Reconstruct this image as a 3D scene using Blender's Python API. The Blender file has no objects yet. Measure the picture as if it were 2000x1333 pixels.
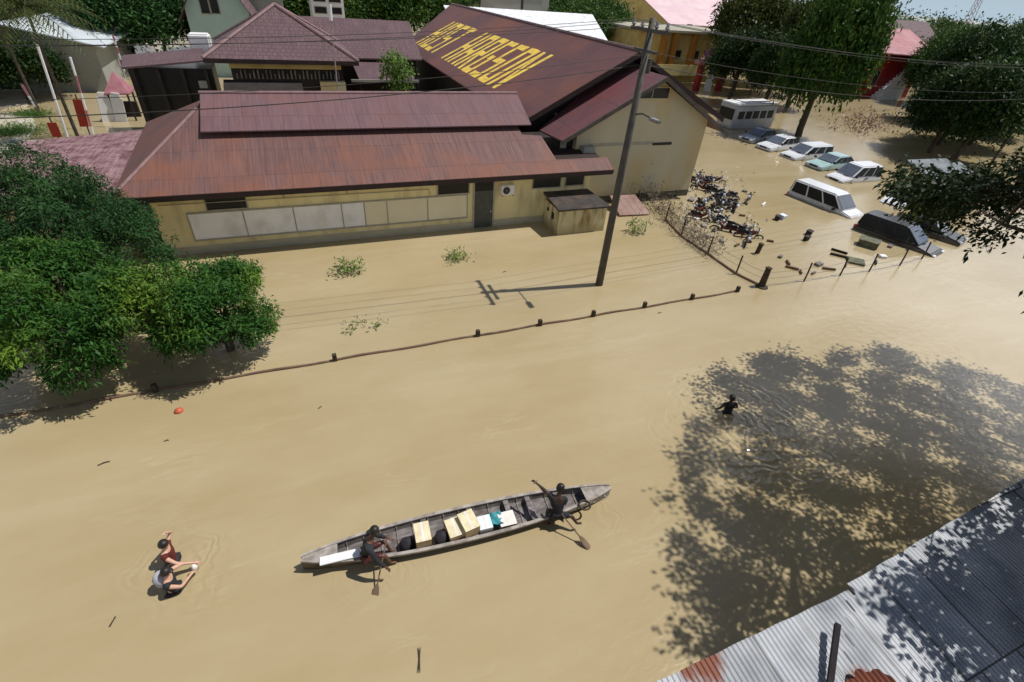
import bpy, bmesh, math, random
import numpy as np
from mathutils import Vector, Matrix
sc = bpy.context.scene
R = math.radians
# ------------------------------------------------------------ camera
F = 960.0; H = 12.0                       # focal length in photo pixels, eye height above the flood
def _n(v): v = np.array(v, float); return v/np.linalg.norm(v)
_nad = _n([-110.7, 1302, F]); UP = -_nad
XA = _n([2678, -480, F]); XA = _n(XA-UP*XA.dot(UP)); YA = np.cross(UP, XA)
def _w(c): return Vector((c.dot(XA), c.dot(YA), c.dot(UP)))
r_, u_, f_ = _w(np.array([1., 0, 0])), _w(np.array([0, -1., 0])), _w(np.array([0, 0, 1.]))
cd = bpy.data.cameras.new('camera'); cam = bpy.data.objects.new('camera', cd); sc.collection.objects.link(cam)
cam.matrix_world = Matrix(((r_.x, u_.x, -f_.x, 0), (r_.y, u_.y, -f_.y, 0), (r_.z, u_.z, -f_.z, H), (0, 0, 0, 1)))
cd.sensor_width = 36; cd.lens = 36*F/2000; cd.clip_start = .1; cd.clip_end = 5000
sc.camera = cam
def ray(px, py):
    return _w(np.array([px-1000, py-666.5, F]))
def at(px, py, z=0.):                     # point of height z seen at a photo pixel
    d = ray(px, py); t = (z-H)/d.z; return Vector((d.x*t, d.y*t, z))
def aty(px, py, y):                       # point of a wall y = const
    d = ray(px, py); t = y/d.y; return Vector((d.x*t, y, H+d.z*t))
def atx(px, py, x):
    d = ray(px, py); t = x/d.x; return Vector((x, d.y*t, H+d.z*t))
def proj(p):
    d = Vector(p)-Vector((0, 0, H)); c = XA*d[0]+YA*d[1]+UP*d[2]
    return (1000+c[0]/c[2]*F, 666.5+c[1]/c[2]*F) if c[2] > .1 else (9e9, 9e9)
# ------------------------------------------------------------ light
S = Vector((6.0, -.76, 11.3)).normalized()
SH = Vector((S.x/S.z, S.y/S.z, 1))        # shadow shift per metre of height
w = bpy.data.worlds.new('World'); sc.world = w; w.use_nodes = True
nt = w.node_tree; bg = nt.nodes['Background']
sky = nt.nodes.new('ShaderNodeTexSky'); sky.sky_type = 'NISHITA'; sky.sun_disc = False
sky.sun_elevation = math.asin(S.z); sky.sun_rotation = math.atan2(S.x, S.y)
sky.air_density = 1.0; sky.dust_density = 0.1; sky.ozone_density = 3.0
tcw = nt.nodes.new('ShaderNodeTexCoord'); cmap = nt.nodes.new('ShaderNodeMapping'); cmap.inputs['Scale'].default_value = (1, 1, 2.6); nt.links.new(tcw.outputs['Generated'], cmap.inputs[0])
cno = nt.nodes.new('ShaderNodeTexNoise'); cno.inputs['Scale'].default_value = 2.3; cno.inputs['Detail'].default_value = 7; cno.inputs['Roughness'].default_value = .6; nt.links.new(cmap.outputs[0], cno.inputs['Vector'])
def wmr(v, a, b, c=0., d=1.):
    n = nt.nodes.new('ShaderNodeMapRange'); n.interpolation_type = 'SMOOTHSTEP'; n.inputs[1].default_value = a; n.inputs[2].default_value = b; n.inputs[3].default_value = c; n.inputs[4].default_value = d; nt.links.new(v, n.inputs[0]); return n.outputs[0]
def wmul(a, b, op='MULTIPLY'):
    n = nt.nodes.new('ShaderNodeMath'); n.operation = op
    for k, v in ((0, a), (1, b)):
        if hasattr(v, 'links'): nt.links.new(v, n.inputs[k])
        else: n.inputs[k].default_value = v
    return n.outputs[0]
wsp = nt.nodes.new('ShaderNodeSeparateXYZ'); nt.links.new(tcw.outputs['Generated'], wsp.inputs[0])
wdt = nt.nodes.new('ShaderNodeVectorMath'); wdt.operation = 'DOT_PRODUCT'; nt.links.new(tcw.outputs['Generated'], wdt.inputs[0]); wdt.inputs[1].default_value = tuple(Vector((.87, .52, .43)).normalized())
# unseen low cloud bank, added to light shaded walls, brightest for the water sheen
wband = wmul(wmr(wsp.outputs[2], .05, .16), wmr(wsp.outputs[2], .38, .62, 1, .04))
cmask = wmul(wmul(wmr(cno.outputs[0], .40, .56), wband), wmul(wmul(wmr(wdt.outputs['Value'], .86, .97), wmr(wsp.outputs[2], .10, .22)), wmr(cno.outputs[0], .44, .53, .08, 1.)), 'MAXIMUM')
cval = wmul(wmr(wdt.outputs['Value'], .80, .96, 16., 40.), 1.)
cmx = nt.nodes.new('ShaderNodeMix'); cmx.data_type = 'RGBA'; nt.links.new(cmask, cmx.inputs[0]); nt.links.new(sky.outputs[0], cmx.inputs[6])
cvc = nt.nodes.new('ShaderNodeCombineXYZ'); nt.links.new(cval, cvc.inputs[0]); nt.links.new(cval, cvc.inputs[1]); nt.links.new(wmul(cval, 1.03), cvc.inputs[2]); nt.links.new(cvc.outputs[0], cmx.inputs[7])
hzx = nt.nodes.new('ShaderNodeMix'); hzx.data_type = 'RGBA'; nt.links.new(wmr(wsp.outputs[2], -.02, .12, .85, 0.), hzx.inputs[0]); nt.links.new(cmx.outputs[2], hzx.inputs[6]); hzx.inputs[7].default_value = (8.5, 11.5, 14.5, 1)   # pale blue low sky
nt.links.new(hzx.outputs[2], bg.inputs[0]); bg.inputs[1].default_value = .05
ld = bpy.data.lights.new('sun', 'SUN'); ld.energy = 4.0; ld.angle = R(.5); ld.color = (1, .96, .90)
sun = bpy.data.objects.new('sun', ld); sc.collection.objects.link(sun)
sun.rotation_euler = S.to_track_quat('Z', 'Y').to_euler()
sc.view_settings.view_transform = 'Standard'; sc.view_settings.look = 'None'
sc.view_settings.exposure = 0.08; sc.view_settings.gamma = 1
# ------------------------------------------------------------ materials
def mat(name, col, col2=None, scale=3., rough=.7, metal=0., bump=0., bscale=20., spec=.4, col3=None, s3=.6, amt3=.5,
        stretch=(1, 1, 1), island=0., dist=.02):
    m = bpy.data.materials.new(name); m.use_nodes = True; t = m.node_tree; N = t.nodes; L = t.links
    b = N['Principled BSDF']; b.inputs['Roughness'].default_value = rough; b.inputs['Metallic'].default_value = metal
    b.inputs['Specular IOR Level'].default_value = spec
    g = N.new('ShaderNodeNewGeometry'); mp = N.new('ShaderNodeMapping'); mp.inputs['Scale'].default_value = stretch
    L.new(g.outputs['Position'], mp.inputs[0])
    def noise(s, d=5, vec=None):
        n = N.new('ShaderNodeTexNoise'); n.inputs['Scale'].default_value = s; n.inputs['Detail'].default_value = d
        L.new(vec or mp.outputs[0], n.inputs['Vector']); return n.outputs[0]
    def ramp(v, a, c):
        r = N.new('ShaderNodeMapRange'); r.inputs[1].default_value = a; r.inputs[2].default_value = c; L.new(v, r.inputs[0]); return r.outputs[0]
    def mix(f, a, c, mode='MIX'):
        x = N.new('ShaderNodeMix'); x.data_type = 'RGBA'; x.blend_type = mode
        if hasattr(f, 'links'): L.new(f, x.inputs[0])
        else: x.inputs[0].default_value = f
        for k, v in ((6, a), (7, c)):
            if hasattr(v, 'links'): L.new(v, x.inputs[k])
            else: x.inputs[k].default_value = (*v, 1) if len(v) == 3 else v
        return x.outputs[2]
    if col2 is None: col2 = tuple(c*.8 for c in col)
    out = mix(ramp(noise(scale), .35, .65), col, col2)
    if col3 is not None:
        f = ramp(noise(s3, 8), .5, .68); q = N.new('ShaderNodeMath'); q.operation = 'MULTIPLY'; L.new(f, q.inputs[0]); q.inputs[1].default_value = amt3
        out = mix(q.outputs[0], out, col3)
    if island:
        h = N.new('ShaderNodeHueSaturation'); L.new(out, h.inputs['Color'])
        r = N.new('ShaderNodeMapRange'); L.new(g.outputs['Random Per Island'], r.inputs[0]); r.inputs[3].default_value = 1-island; r.inputs[4].default_value = 1+island
        L.new(r.outputs[0], h.inputs['Value']); out = h.outputs[0]
    L.new(out, b.inputs['Base Color'])
    if bump:
        bn = N.new('ShaderNodeBump'); bn.inputs['Strength'].default_value = bump; bn.inputs['Distance'].default_value = dist
        L.new(noise(bscale), bn.inputs['Height']); L.new(bn.outputs[0], b.inputs['Normal'])
    m['_k'] = 1
    return m
def roofmat(name, c1, c2, rust, rustamt, axis='x', sheet=.85, row=2.2, ribs=0., line=.6, rough=.65, rs=.35, grad=None, metal=0.):
    """sheets laid side by side along `axis` (world), seams, rows, streaks and rust of their own"""
    m = bpy.data.materials.new(name); m.use_nodes = True; t = m.node_tree; N = t.nodes; L = t.links
    b = N['Principled BSDF']; b.inputs['Roughness'].default_value = rough; b.inputs['Metallic'].default_value = metal; b.inputs['Specular IOR Level'].default_value = .35
    g = N.new('ShaderNodeNewGeometry'); sp = N.new('ShaderNodeSeparateXYZ'); L.new(g.outputs['Position'], sp.inputs[0])
    cb = N.new('ShaderNodeCombineXYZ')
    a, c = ('X', 'Y') if axis == 'x' else ('Y', 'X')
    L.new(sp.outputs[a], cb.inputs[0]); L.new(sp.outputs[c], cb.inputs[1])
    br = N.new('ShaderNodeTexBrick'); br.offset = .5; br.inputs['Scale'].default_value = 1
    br.inputs['Brick Width'].default_value = sheet; br.inputs['Row Height'].default_value = row; br.inputs['Mortar Size'].default_value = .018
    br.inputs['Mortar Smooth'].default_value = .3; br.inputs['Bias'].default_value = 0
    br.inputs['Color1'].default_value = (0, 0, 0, 1); br.inputs['Color2'].default_value = (1, 1, 1, 1); br.inputs['Mortar'].default_value = (.5, .5, .5, 1)
    nz0 = N.new('ShaderNodeTexNoise'); nz0.inputs['Scale'].default_value = .9; L.new(cb.outputs[0], nz0.inputs['Vector'])
    va = N.new('ShaderNodeVectorMath'); va.operation = 'MULTIPLY_ADD'; L.new(nz0.outputs['Color'], va.inputs[0]); va.inputs[1].default_value = (.05, .16, 0); L.new(cb.outputs[0], va.inputs[2])
    L.new(va.outputs[0], br.inputs['Vector'])
    mp = N.new('ShaderNodeMapping'); mp.inputs['Scale'].default_value = (7, .32, 1); L.new(cb.outputs[0], mp.inputs[0])
    st = N.new('ShaderNodeTexNoise'); st.inputs['Scale'].default_value = 1.2; st.inputs['Detail'].default_value = 6; st.inputs['Roughness'].default_value = .7; L.new(mp.outputs[0], st.inputs['Vector'])
    def mr(v, x, y, p=0., q=1.):
        r = N.new('ShaderNodeMapRange'); r.inputs[1].default_value = x; r.inputs[2].default_value = y; r.inputs[3].default_value = p; r.inputs[4].default_value = q; L.new(v, r.inputs[0]); return r.outputs[0]
    def mx(f, u, v, mode='MIX'):
        x = N.new('ShaderNodeMix'); x.data_type = 'RGBA'; x.blend_type = mode
        if hasattr(f, 'links'): L.new(f, x.inputs[0])
        else: x.inputs[0].default_value = f
        for k, q in ((6, u), (7, v)):
            if hasattr(q, 'links'): L.new(q, x.inputs[k])
            else: x.inputs[k].default_value = (*q, 1)
        return x.outputs[2]
    def mul(u, v):
        x = N.new('ShaderNodeMath'); x.operation = 'MULTIPLY'
        for k, q in ((0, u), (1, v)):
            if hasattr(q, 'links'): L.new(q, x.inputs[k])
            else: x.inputs[k].default_value = q
        return x.outputs[0]
    def add(u, v):
        x = N.new('ShaderNodeMath'); x.operation = 'ADD'
        for k, q in ((0, u), (1, v)):
            if hasattr(q, 'links'): L.new(q, x.inputs[k])
            else: x.inputs[k].default_value = q
        return x.outputs[0]
    o = mx(mr(st.outputs[0], .38, .62), c1, c2)
    hb = N.new('ShaderNodeHueSaturation'); L.new(o, hb.inputs['Color']); L.new(mr(br.outputs['Color'], 0, 1, .94, 1.06), hb.inputs['Value']); o = hb.outputs[0]
    n2 = N.new('ShaderNodeTexNoise'); n2.inputs['Scale'].default_value = rs; n2.inputs['Detail'].default_value = 7; n2.inputs['Roughness'].default_value = .65; L.new(cb.outputs[0], n2.inputs['Vector'])
    rf = mul(mr(add(n2.outputs[0], mul(mr(st.outputs[0], .3, .7), .12)), .5, .72), rustamt)
    if grad:                                              # rust the rain has carried towards the eave
        ax, lo, hi = grad
        rf = mul(mr(add(n2.outputs[0], mr(sp.outputs[ax], lo, hi, .13, -.01)), .5, .74), rustamt)
    o = mx(rf, o, rust)
    o = mx(mul(br.outputs['Fac'], line), o, tuple(v*.3 for v in c1))
    L.new(o, b.inputs['Base Color'])
    bn = N.new('ShaderNodeBump'); bn.inputs['Strength'].default_value = .6; bn.inputs['Distance'].default_value = .03
    h = mul(br.outputs['Fac'], -1.)
    if ribs:
        sn = N.new('ShaderNodeMath'); sn.operation = 'SINE'; L.new(mul(sp.outputs[a], 2*math.pi/ribs), sn.inputs[0]); h = add(h, mul(sn.outputs[0], .5))
    h = add(h, mul(n2.outputs[0], 1.5))
    L.new(h, bn.inputs['Height']); L.new(bn.outputs[0], b.inputs['Normal'])
    return m
def leafmat(name, c1, c2, tip, trans=.25):
    m = bpy.data.materials.new(name); m.use_nodes = True; t = m.node_tree; N = t.nodes; L = t.links
    b = N['Principled BSDF']; b.inputs['Roughness'].default_value = .5; b.inputs['Specular IOR Level'].default_value = .12
    g = N.new('ShaderNodeNewGeometry'); at_ = N.new('ShaderNodeAttribute'); at_.attribute_name = 'tint'
    m1 = N.new('ShaderNodeMix'); m1.data_type = 'RGBA'; L.new(g.outputs['Random Per Island'], m1.inputs[0]); m1.inputs[6].default_value = (*c1, 1); m1.inputs[7].default_value = (*c2, 1)
    m2 = N.new('ShaderNodeMix'); m2.data_type = 'RGBA'; L.new(at_.outputs['Fac'], m2.inputs[0]); L.new(m1.outputs[2], m2.inputs[6]); m2.inputs[7].default_value = (*tip, 1)
    L.new(m2.outputs[2], b.inputs['Base Color'])
    tr = N.new('ShaderNodeBsdfTranslucent'); L.new(m2.outputs[2], tr.inputs[0])
    ms = N.new('ShaderNodeMixShader'); ms.inputs[0].default_value = trans; L.new(b.outputs[0], ms.inputs[1]); L.new(tr.outputs[0], ms.inputs[2])
    L.new(ms.outputs[0], N['Material Output'].inputs[0])
    return m
M = {}
M['cream'] = mat('cream_plaster', (.78, .69, .38), (.70, .61, .34), .8, .85, bump=.2, bscale=9, col3=(.46, .39, .22), s3=1.1, amt3=.7, stretch=(1.6, 1.6, .45))
M['cream_pale'] = mat('pale_plaster', (.56, .51, .36), (.50, .46, .33), .35, .85, bump=.2, bscale=9, col3=(.52, .40, .17), s3=.3, amt3=.8, stretch=(1.3, 1.3, .5))
M['yellow'] = mat('yellow_plaster', (.62, .50, .20), (.5, .38, .14), .6, .8, col3=(.35, .18, .05), s3=.4, amt3=.4)
M['stained'] = mat('stained_plaster', (.62, .56, .34), (.52, .46, .26), 1.2, .85, bump=.2, col3=(.24, .17, .06), s3=1.3, amt3=.9, stretch=(2.2, 2.2, .55))
M['board'] = mat('whitewashed_board', (.86, .86, .87), (.78, .78, .79), .7, .6, col3=(.5, .47, .4), s3=1.2, amt3=.4)
M['board_cream'] = mat('cream_board', (.78, .72, .52), (.72, .66, .47), .7, .7)
M['mudline'] = mat('mud_stained_plinth', (.50, .46, .33), (.42, .38, .26), 1.4, .9, stretch=(1, 1, 3))
M['trim'] = mat('grey_trim', (.40, .38, .30), (.33, .31, .25), 2, .8)
M['fascia'] = mat('dark_fascia', (.035, .018, .016), (.02, .012, .012), 2, .7)
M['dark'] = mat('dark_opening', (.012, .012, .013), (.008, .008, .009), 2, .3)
M['darkwood_shade'] = mat('dark_timber_and_shade', (.03, .022, .02), (.018, .014, .012), 2, .8)  # dark timber; also paints the shade on walls below roofs
M['glass'] = mat('dark_glass', (.015, .018, .022), (.01, .012, .015), 2, .25, spec=.3)
M['door'] = mat('grey_green_door', (.075, .085, .075), (.055, .06, .055), 3, .5)
M['roof_low'] = roofmat('rusty_red_sheet', (.185, .096, .084), (.108, .060, .060), (.235, .085, .042), .66, 'x', 1.25, 1.75, .0, .22, grad=('Y', 25, 29.5), rs=.42)
M['roof_up'] = roofmat('faded_maroon_sheet', (.175, .10, .108), (.125, .07, .08), (.20, .085, .065), .4, 'x', 1.25, 6, .0, .4, rs=.5)
M['roof_hip'] = roofmat('shaded_red_sheet', (.145, .07, .062), (.11, .055, .05), (.2, .07, .04), .4, 'y', .9, 2.4, .0, .5)  # slope turned from the sun: its dimness is painted into the red
M['roof_gym'] = roofmat('dark_maroon_sheet', (.125, .055, .056), (.095, .043, .048), (.22, .075, .04), .55, 'y', 1.0, 2.6, .0, .5, rs=.16)
M['roof_annex'] = roofmat('maroon_annex_sheet', (.155, .075, .08), (.12, .055, .065), (.24, .05, .05), .5, 'y', 1.0, 2.6, .0, .5, rs=.3)
M['tile'] = roofmat('purple_brown_tile', (.155, .095, .102), (.11, .066, .076), (.09, .05, .06), .5, 'x', .42, .36, 0, .8, rs=.6)
M['tile_y'] = roofmat('purple_brown_tile_side', (.155, .095, .102), (.11, .066, .076), (.09, .05, .06), .5, 'y', .42, .36, 0, .8, rs=.6)
M['pink_tile'] = roofmat('patched_pink_tile', (.36, .23, .24), (.22, .12, .135), (.10, .03, .035), 1., 'x', .5, .22, 0, .5, rs=1.5)
M['ridge'] = mat('ridge_cap', (.27, .17, .17), (.2, .12, .12), 3, .6)
M['white_sheet'] = roofmat('white_roof_sheet', (.85, .87, .9), (.78, .80, .83), (.5, .53, .56), .6, 'y', .9, .9, 0, .5, rs=1.2)
M['pink_sheet'] = roofmat('pale_pink_roof', (.72, .52, .56), (.65, .45, .5), (.75, .66, .66), .6, 'x', 3, 3, 0, .1)
M['red_sheet'] = roofmat('rosy_roof', (.42, .17, .19), (.33, .12, .14), (.5, .33, .34), .5, 'y', .8, 6, 0, .6)
M['mint'] = mat('mint_plaster', (.42, .56, .50), (.38, .50, .45), .5, .8)
M['red_paint'] = mat('red_paint', (.28, .012, .010), (.2, .012, .012), 1, .5)
M['greywall'] = mat('grey_plaster', (.34, .35, .31), (.27, .28, .25), .5, .85)
M['pale_roof'] = mat('pale_zinc', (.62, .68, .72), (.55, .60, .64), 1, .45)
M['white'] = mat('white_paint', (.8, .8, .8), (.72, .72, .73), 1, .5)
M['red'] = mat('bright_red', (.5, .03, .02), (.42, .03, .03), 2, .6)
M['pinkred'] = mat('faded_red', (.42, .19, .21), (.33, .12, .15), 2, .6)
M['metal'] = mat('dull_steel', (.35, .35, .34), (.22, .22, .22), 4, .45, .6)
M['pole'] = mat('weathered_steel_pole', (.085, .08, .07), (.05, .048, .043), 3, .7, col3=(.12, .09, .06), s3=1.5)
M['wire'] = mat('black_cable', (.03, .03, .03), None, 3, .6)
M['conc'] = mat('weathered_concrete', (.20, .16, .11), (.11, .085, .06), 5, .9, bump=.3)
M['postdark'] = mat('dark_wet_post', (.075, .055, .035), (.04, .03, .02), 5, .9)
M['rail'] = mat('muddy_wall_top', (.17, .105, .07), (.11, .07, .05), 4, .9, col3=(.3, .23, .14), s3=2.)
M['bark'] = mat('bark', (.09, .07, .05), (.05, .04, .03), 5, .9, bump=.5)
M['boatwood'] = mat('grey_boat_wood', (.25, .225, .22), (.11, .095, .09), 3.5, .75, bump=.3, col3=(.07, .055, .05), s3=2.2, amt3=.75, stretch=(.8, 2.5, 1))
M['boatrim'] = mat('pale_gunwale_wood', (.40, .365, .33), (.22, .19, .17), 5, .7, bump=.2)
M['boathull'] = mat('wet_hull_wood', (.11, .08, .05), (.06, .045, .03), 4, .4)
M['boxcream'] = mat('cream_carton', (.78, .71, .48), (.68, .60, .38), 5, .7, col3=(.5, .4, .24), s3=6, amt3=.5)
M['boxwhite'] = mat('off_white_carton', (.78, .76, .72), (.7, .66, .62), 3, .6)
M['boxtan'] = mat('tan_carton_side', (.45, .33, .2), (.4, .3, .17), 3, .7)
M['teal'] = mat('teal_cloth', (.05, .30, .34), (.03, .2, .25), 3, .7)
M['bluewhite'] = mat('blue_white_bag', (.62, .70, .86), (.75, .8, .9), 6, .6)
M['darkbag'] = mat('dark_bundle', (.02, .018, .025), (.035, .03, .035), 5, .8)
M['skin'] = mat('brown_skin', (.13, .062, .04), (.10, .048, .03), 3, .5)
M['skin_light'] = mat('light_brown_skin', (.62, .38, .27), (.52, .30, .21), 3, .5)
M['skin_dark'] = mat('dark_brown_skin', (.065, .035, .025), (.05, .027, .02), 3, .45)
M['hair'] = mat('black_hair', (.012, .010, .009), (.02, .017, .015), 8, .5)
M['shirt_black'] = mat('black_shirt', (.014, .016, .018), (.024, .025, .03), 4, .85, bump=.4, bscale=8, dist=.03)
M['shirt_red'] = mat('dark_red_shirt', (.14, .018, .015), (.085, .012, .012), 4, .85, bump=.4, bscale=8, dist=.03)
M['shirt_grey'] = mat('pale_grey_cloth', (.48, .47, .52), (.38, .37, .42), 5, .85, bump=.4, bscale=8, dist=.03)
M['shorts'] = mat('dark_trousers', (.03, .03, .035), (.02, .02, .025), 4, .85)
def mudstain(m, z0, z1, col, amt=.85):
    t = m.node_tree; N = t.nodes; L = t.links; b = N['Principled BSDF']; src = b.inputs['Base Color'].links[0].from_socket
    g = N.new('ShaderNodeNewGeometry'); sp = N.new('ShaderNodeSeparateXYZ'); L.new(g.outputs['Position'], sp.inputs[0])
    n = N.new('ShaderNodeTexNoise'); n.inputs['Scale'].default_value = 2.5; n.inputs['Detail'].default_value = 5; L.new(g.outputs['Position'], n.inputs['Vector'])
    a = N.new('ShaderNodeMath'); a.operation = 'MULTIPLY_ADD'; L.new(n.outputs[0], a.inputs[0]); a.inputs[1].default_value = -(z1-z0)*1.2; L.new(sp.outputs[2], a.inputs[2])
    r = N.new('ShaderNodeMapRange'); L.new(a.outputs[0], r.inputs[0]); r.inputs[1].default_value = z1-(z1-z0)*.6; r.inputs[2].default_value = z0-(z1-z0)*.6; r.inputs[4].default_value = amt
    x = N.new('ShaderNodeMix'); x.data_type = 'RGBA'; L.new(r.outputs[0], x.inputs[0]); L.new(src, x.inputs[6]); x.inputs[7].default_value = (*col, 1); L.new(x.outputs[2], b.inputs['Base Color'])
def tinweave():
    m = bpy.data.materials.new('zinc_sheet_near'); m.use_nodes = True; t = m.node_tree; N = t.nodes; L = t.links
    b = N['Principled BSDF']; b.inputs['Roughness'].default_value = .5; b.inputs['Metallic'].default_value = .15
    g = N.new('ShaderNodeNewGeometry'); n = N.new('ShaderNodeTexNoise'); n.inputs['Scale'].default_value = 1.6; n.inputs['Detail'].default_value = 7; L.new(g.outputs['Position'], n.inputs['Vector'])
    c = N.new('ShaderNodeValToRGB'); c.color_ramp.elements[0].color = (.19, .21, .235, 1); c.color_ramp.elements[1].color = (.40, .415, .44, 1)
    c.color_ramp.elements[0].position = .3; c.color_ramp.elements[1].position = .65; L.new(n.outputs[0], c.inputs[0])
    br = N.new('ShaderNodeTexBrick'); br.offset = .37; br.inputs['Scale'].default_value = 1; br.inputs['Brick Width'].default_value = .82; br.inputs['Row Height'].default_value = 1.7; br.inputs['Mortar Size'].default_value = .012
    br.inputs['Color1'].default_value = (.82, .82, .82, 1); br.inputs['Color2'].default_value = (1.1, 1.1, 1.1, 1); br.inputs['Mortar'].default_value = (.3, .26, .22, 1); L.new(g.outputs['Position'], br.inputs['Vector'])
    mm = N.new('ShaderNodeMix'); mm.data_type = 'RGBA'; mm.blend_type = 'MULTIPLY'; mm.inputs[0].default_value = 1; L.new(c.outputs[0], mm.inputs[6]); L.new(br.outputs['Color'], mm.inputs[7])
    prev = mm.outputs[2]
    n3 = N.new('ShaderNodeTexNoise'); n3.inputs['Scale'].default_value = 5; n3.inputs['Detail'].default_value = 8; n3.inputs['Roughness'].default_value = .7; m3 = N.new('ShaderNodeMapping'); m3.inputs['Scale'].default_value = (2.6, .6, 1); L.new(g.outputs['Position'], m3.inputs[0]); L.new(m3.outputs[0], n3.inputs['Vector'])
    for cx, cy, cz, rad in RUST:
        vm = N.new('ShaderNodeVectorMath'); vm.operation = 'DISTANCE'; L.new(g.outputs['Position'], vm.inputs[0]); vm.inputs[1].default_value = (cx, cy, cz)
        ad = N.new('ShaderNodeMath'); ad.operation = 'MULTIPLY_ADD'; L.new(n3.outputs[0], ad.inputs[0]); ad.inputs[1].default_value = -rad*2.4; L.new(vm.outputs[1], ad.inputs[2])
        mr = N.new('ShaderNodeMapRange'); L.new(ad.outputs[0], mr.inputs[0]); mr.inputs[1].default_value = rad*.05; mr.inputs[2].default_value = -rad*.6
        mx = N.new('ShaderNodeMix'); mx.data_type = 'RGBA'; L.new(mr.outputs[0], mx.inputs[0]); L.new(prev, mx.inputs[6]); mx.inputs[7].default_value = (.16, .045, .02, 1); prev = mx.outputs[2]
    L.new(prev, b.inputs['Base Color'])
    return m
LM = {}
LM['mango'] = leafmat('mango_leaf', (.020, .072, .014), (.055, .145, .026), (.19, .30, .035), .2)
LM['mango_dark'] = leafmat('dark_mango_leaf', (.016, .052, .016), (.036, .09, .025), (.06, .14, .035), .15)
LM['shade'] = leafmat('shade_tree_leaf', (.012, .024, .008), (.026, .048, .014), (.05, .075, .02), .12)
LM['far'] = leafmat('far_leaf', (.018, .055, .010), (.050, .115, .020), (.12, .18, .035), .2)
LM['far_olive'] = leafmat('olive_leaf', (.035, .055, .014), (.075, .10, .025), (.15, .16, .05), .2)
LM['far_dark'] = leafmat('dark_far_leaf', (.010, .028, .008), (.026, .060, .014), (.07, .10, .03), .12)
LM['palm'] = leafmat('palm_leaf', (.05, .07, .02), (.10, .12, .04), (.24, .25, .10), .2)
LM['weed'] = leafmat('weed_leaf', (.05, .12, .02), (.10, .20, .04), (.2, .3, .06), .25)
# ------------------------------------------------------------ builders
FR = {}
def tag(o, label=None, cat=None, group=None, kind=None):
    if label: o['label'] = label
    if cat: o['category'] = cat
    if group: o['group'] = group
    if kind: o['kind'] = kind
    return o
def thing(name, loc, label, cat, group=None, rz=0.):
    o = bpy.data.objects.new(name, None); sc.collection.objects.link(o)
    o.empty_display_size = .3; o.location = loc; o.rotation_euler.z = rz; tag(o, label, cat, group)
    FR[o.name] = Matrix.Translation(Vector(loc)) @ Matrix.Rotation(rz, 4, 'Z')
    return o
def link(me, name, parent=None, origin=None):
    """mesh with world coordinates -> object; vertices are moved into the thing's frame"""
    o = bpy.data.objects.new(name, me); sc.collection.objects.link(o)
    if parent is not None:
        Fm = FR[parent.name]; me.transform(Fm.inverted()); o.parent = parent; FR[o.name] = Fm
    else:
        if origin is None:
            bb = np.array([v.co[:] for v in me.vertices]); mn, mxx = bb.min(0), bb.max(0)
            origin = ((mn[0]+mxx[0])/2, (mn[1]+mxx[1])/2, mn[2])
        me.transform(Matrix.Translation(-Vector(origin))); o.location = origin; FR[o.name] = Matrix.Translation(Vector(origin))
    return o
class MB:
    def __init__(s): s.v = []; s.f = []; s.m = []
    def add(s, vs, fs, mi=0):
        n = len(s.v); s.v += [tuple(v) for v in vs]; s.f += [tuple(i+n for i in f) for f in fs]; s.m += [mi]*len(fs); return s
    def box(s, x0, x1, y0, y1, z0, z1, mi=0, T=None):
        vs = [Vector((x, y, z)) for z in (z0, z1) for y in (y0, y1) for x in (x0, x1)]
        if T: vs = [T @ v for v in vs]
        return s.add(vs, [(0, 2, 3, 1), (4, 5, 7, 6), (0, 1, 5, 4), (2, 6, 7, 3), (0, 4, 6, 2), (1, 3, 7, 5)], mi)
    def tube(s, pts, rad, n=8, mi=0, cap=True):
        pts = [Vector(p) for p in pts]; rad = rad if hasattr(rad, '__len__') else [rad]*len(pts)
        b = len(s.v); prevx = None
        for i, p in enumerate(pts):
            d = (pts[min(i+1, len(pts)-1)]-pts[max(i-1, 0)]).normalized()
            x = d.cross(Vector((0, 0, 1)) if abs(d.z) < .9 else Vector((1, 0, 0))).normalized()
            if prevx is not None:
                x = (prevx-d*prevx.dot(d)).normalized()
            prevx = x; y = d.cross(x)
            for k in range(n):
                a = 2*math.pi*k/n; s.v.append(tuple(p+(x*math.cos(a)+y*math.sin(a))*rad[i]))
        for i in range(len(pts)-1):
            for k in range(n):
                s.f.append((b+i*n+k, b+i*n+(k+1) % n, b+(i+1)*n+(k+1) % n, b+(i+1)*n+k)); s.m.append(mi)
        if cap:
            s.f.append(tuple(b+k for k in range(n))[::-1]); s.f.append(tuple(b+(len(pts)-1)*n+k for k in range(n))); s.m += [mi, mi]
        return s
    def slab(s, pts, t, mi=0):                                   # plane polygon with thickness downwards
        n = len(pts); a = [Vector(p) for p in pts]; b = [p-Vector((0, 0, t)) for p in a]
        return s.add(a+b, [tuple(range(n)), tuple(range(2*n-1, n-1, -1))]+[(i, i+n, (i+1) % n+n, (i+1) % n) for i in range(n)], mi)
    def build(s, name, mats, parent=None, smooth=False, origin=None, bevel=0):
        me = bpy.data.meshes.new(name); me.from_pydata(s.v, [], s.f); me.update()
        if not isinstance(mats, (list, tuple)): mats = [mats]
        for m in mats: me.materials.append(m)
        for p, i in zip(me.polygons, s.m): p.material_index = i; p.use_smooth = smooth
        bm = bmesh.new(); bm.from_mesh(me); bmesh.ops.recalc_face_normals(bm, faces=bm.faces)
        if bevel: bmesh.ops.bevel(bm, geom=bm.edges, offset=bevel, segments=3 if bevel > .04 else 2, affect='EDGES')
        bm.to_mesh(me); bm.free()
        return link(me, name, parent, origin)
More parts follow.
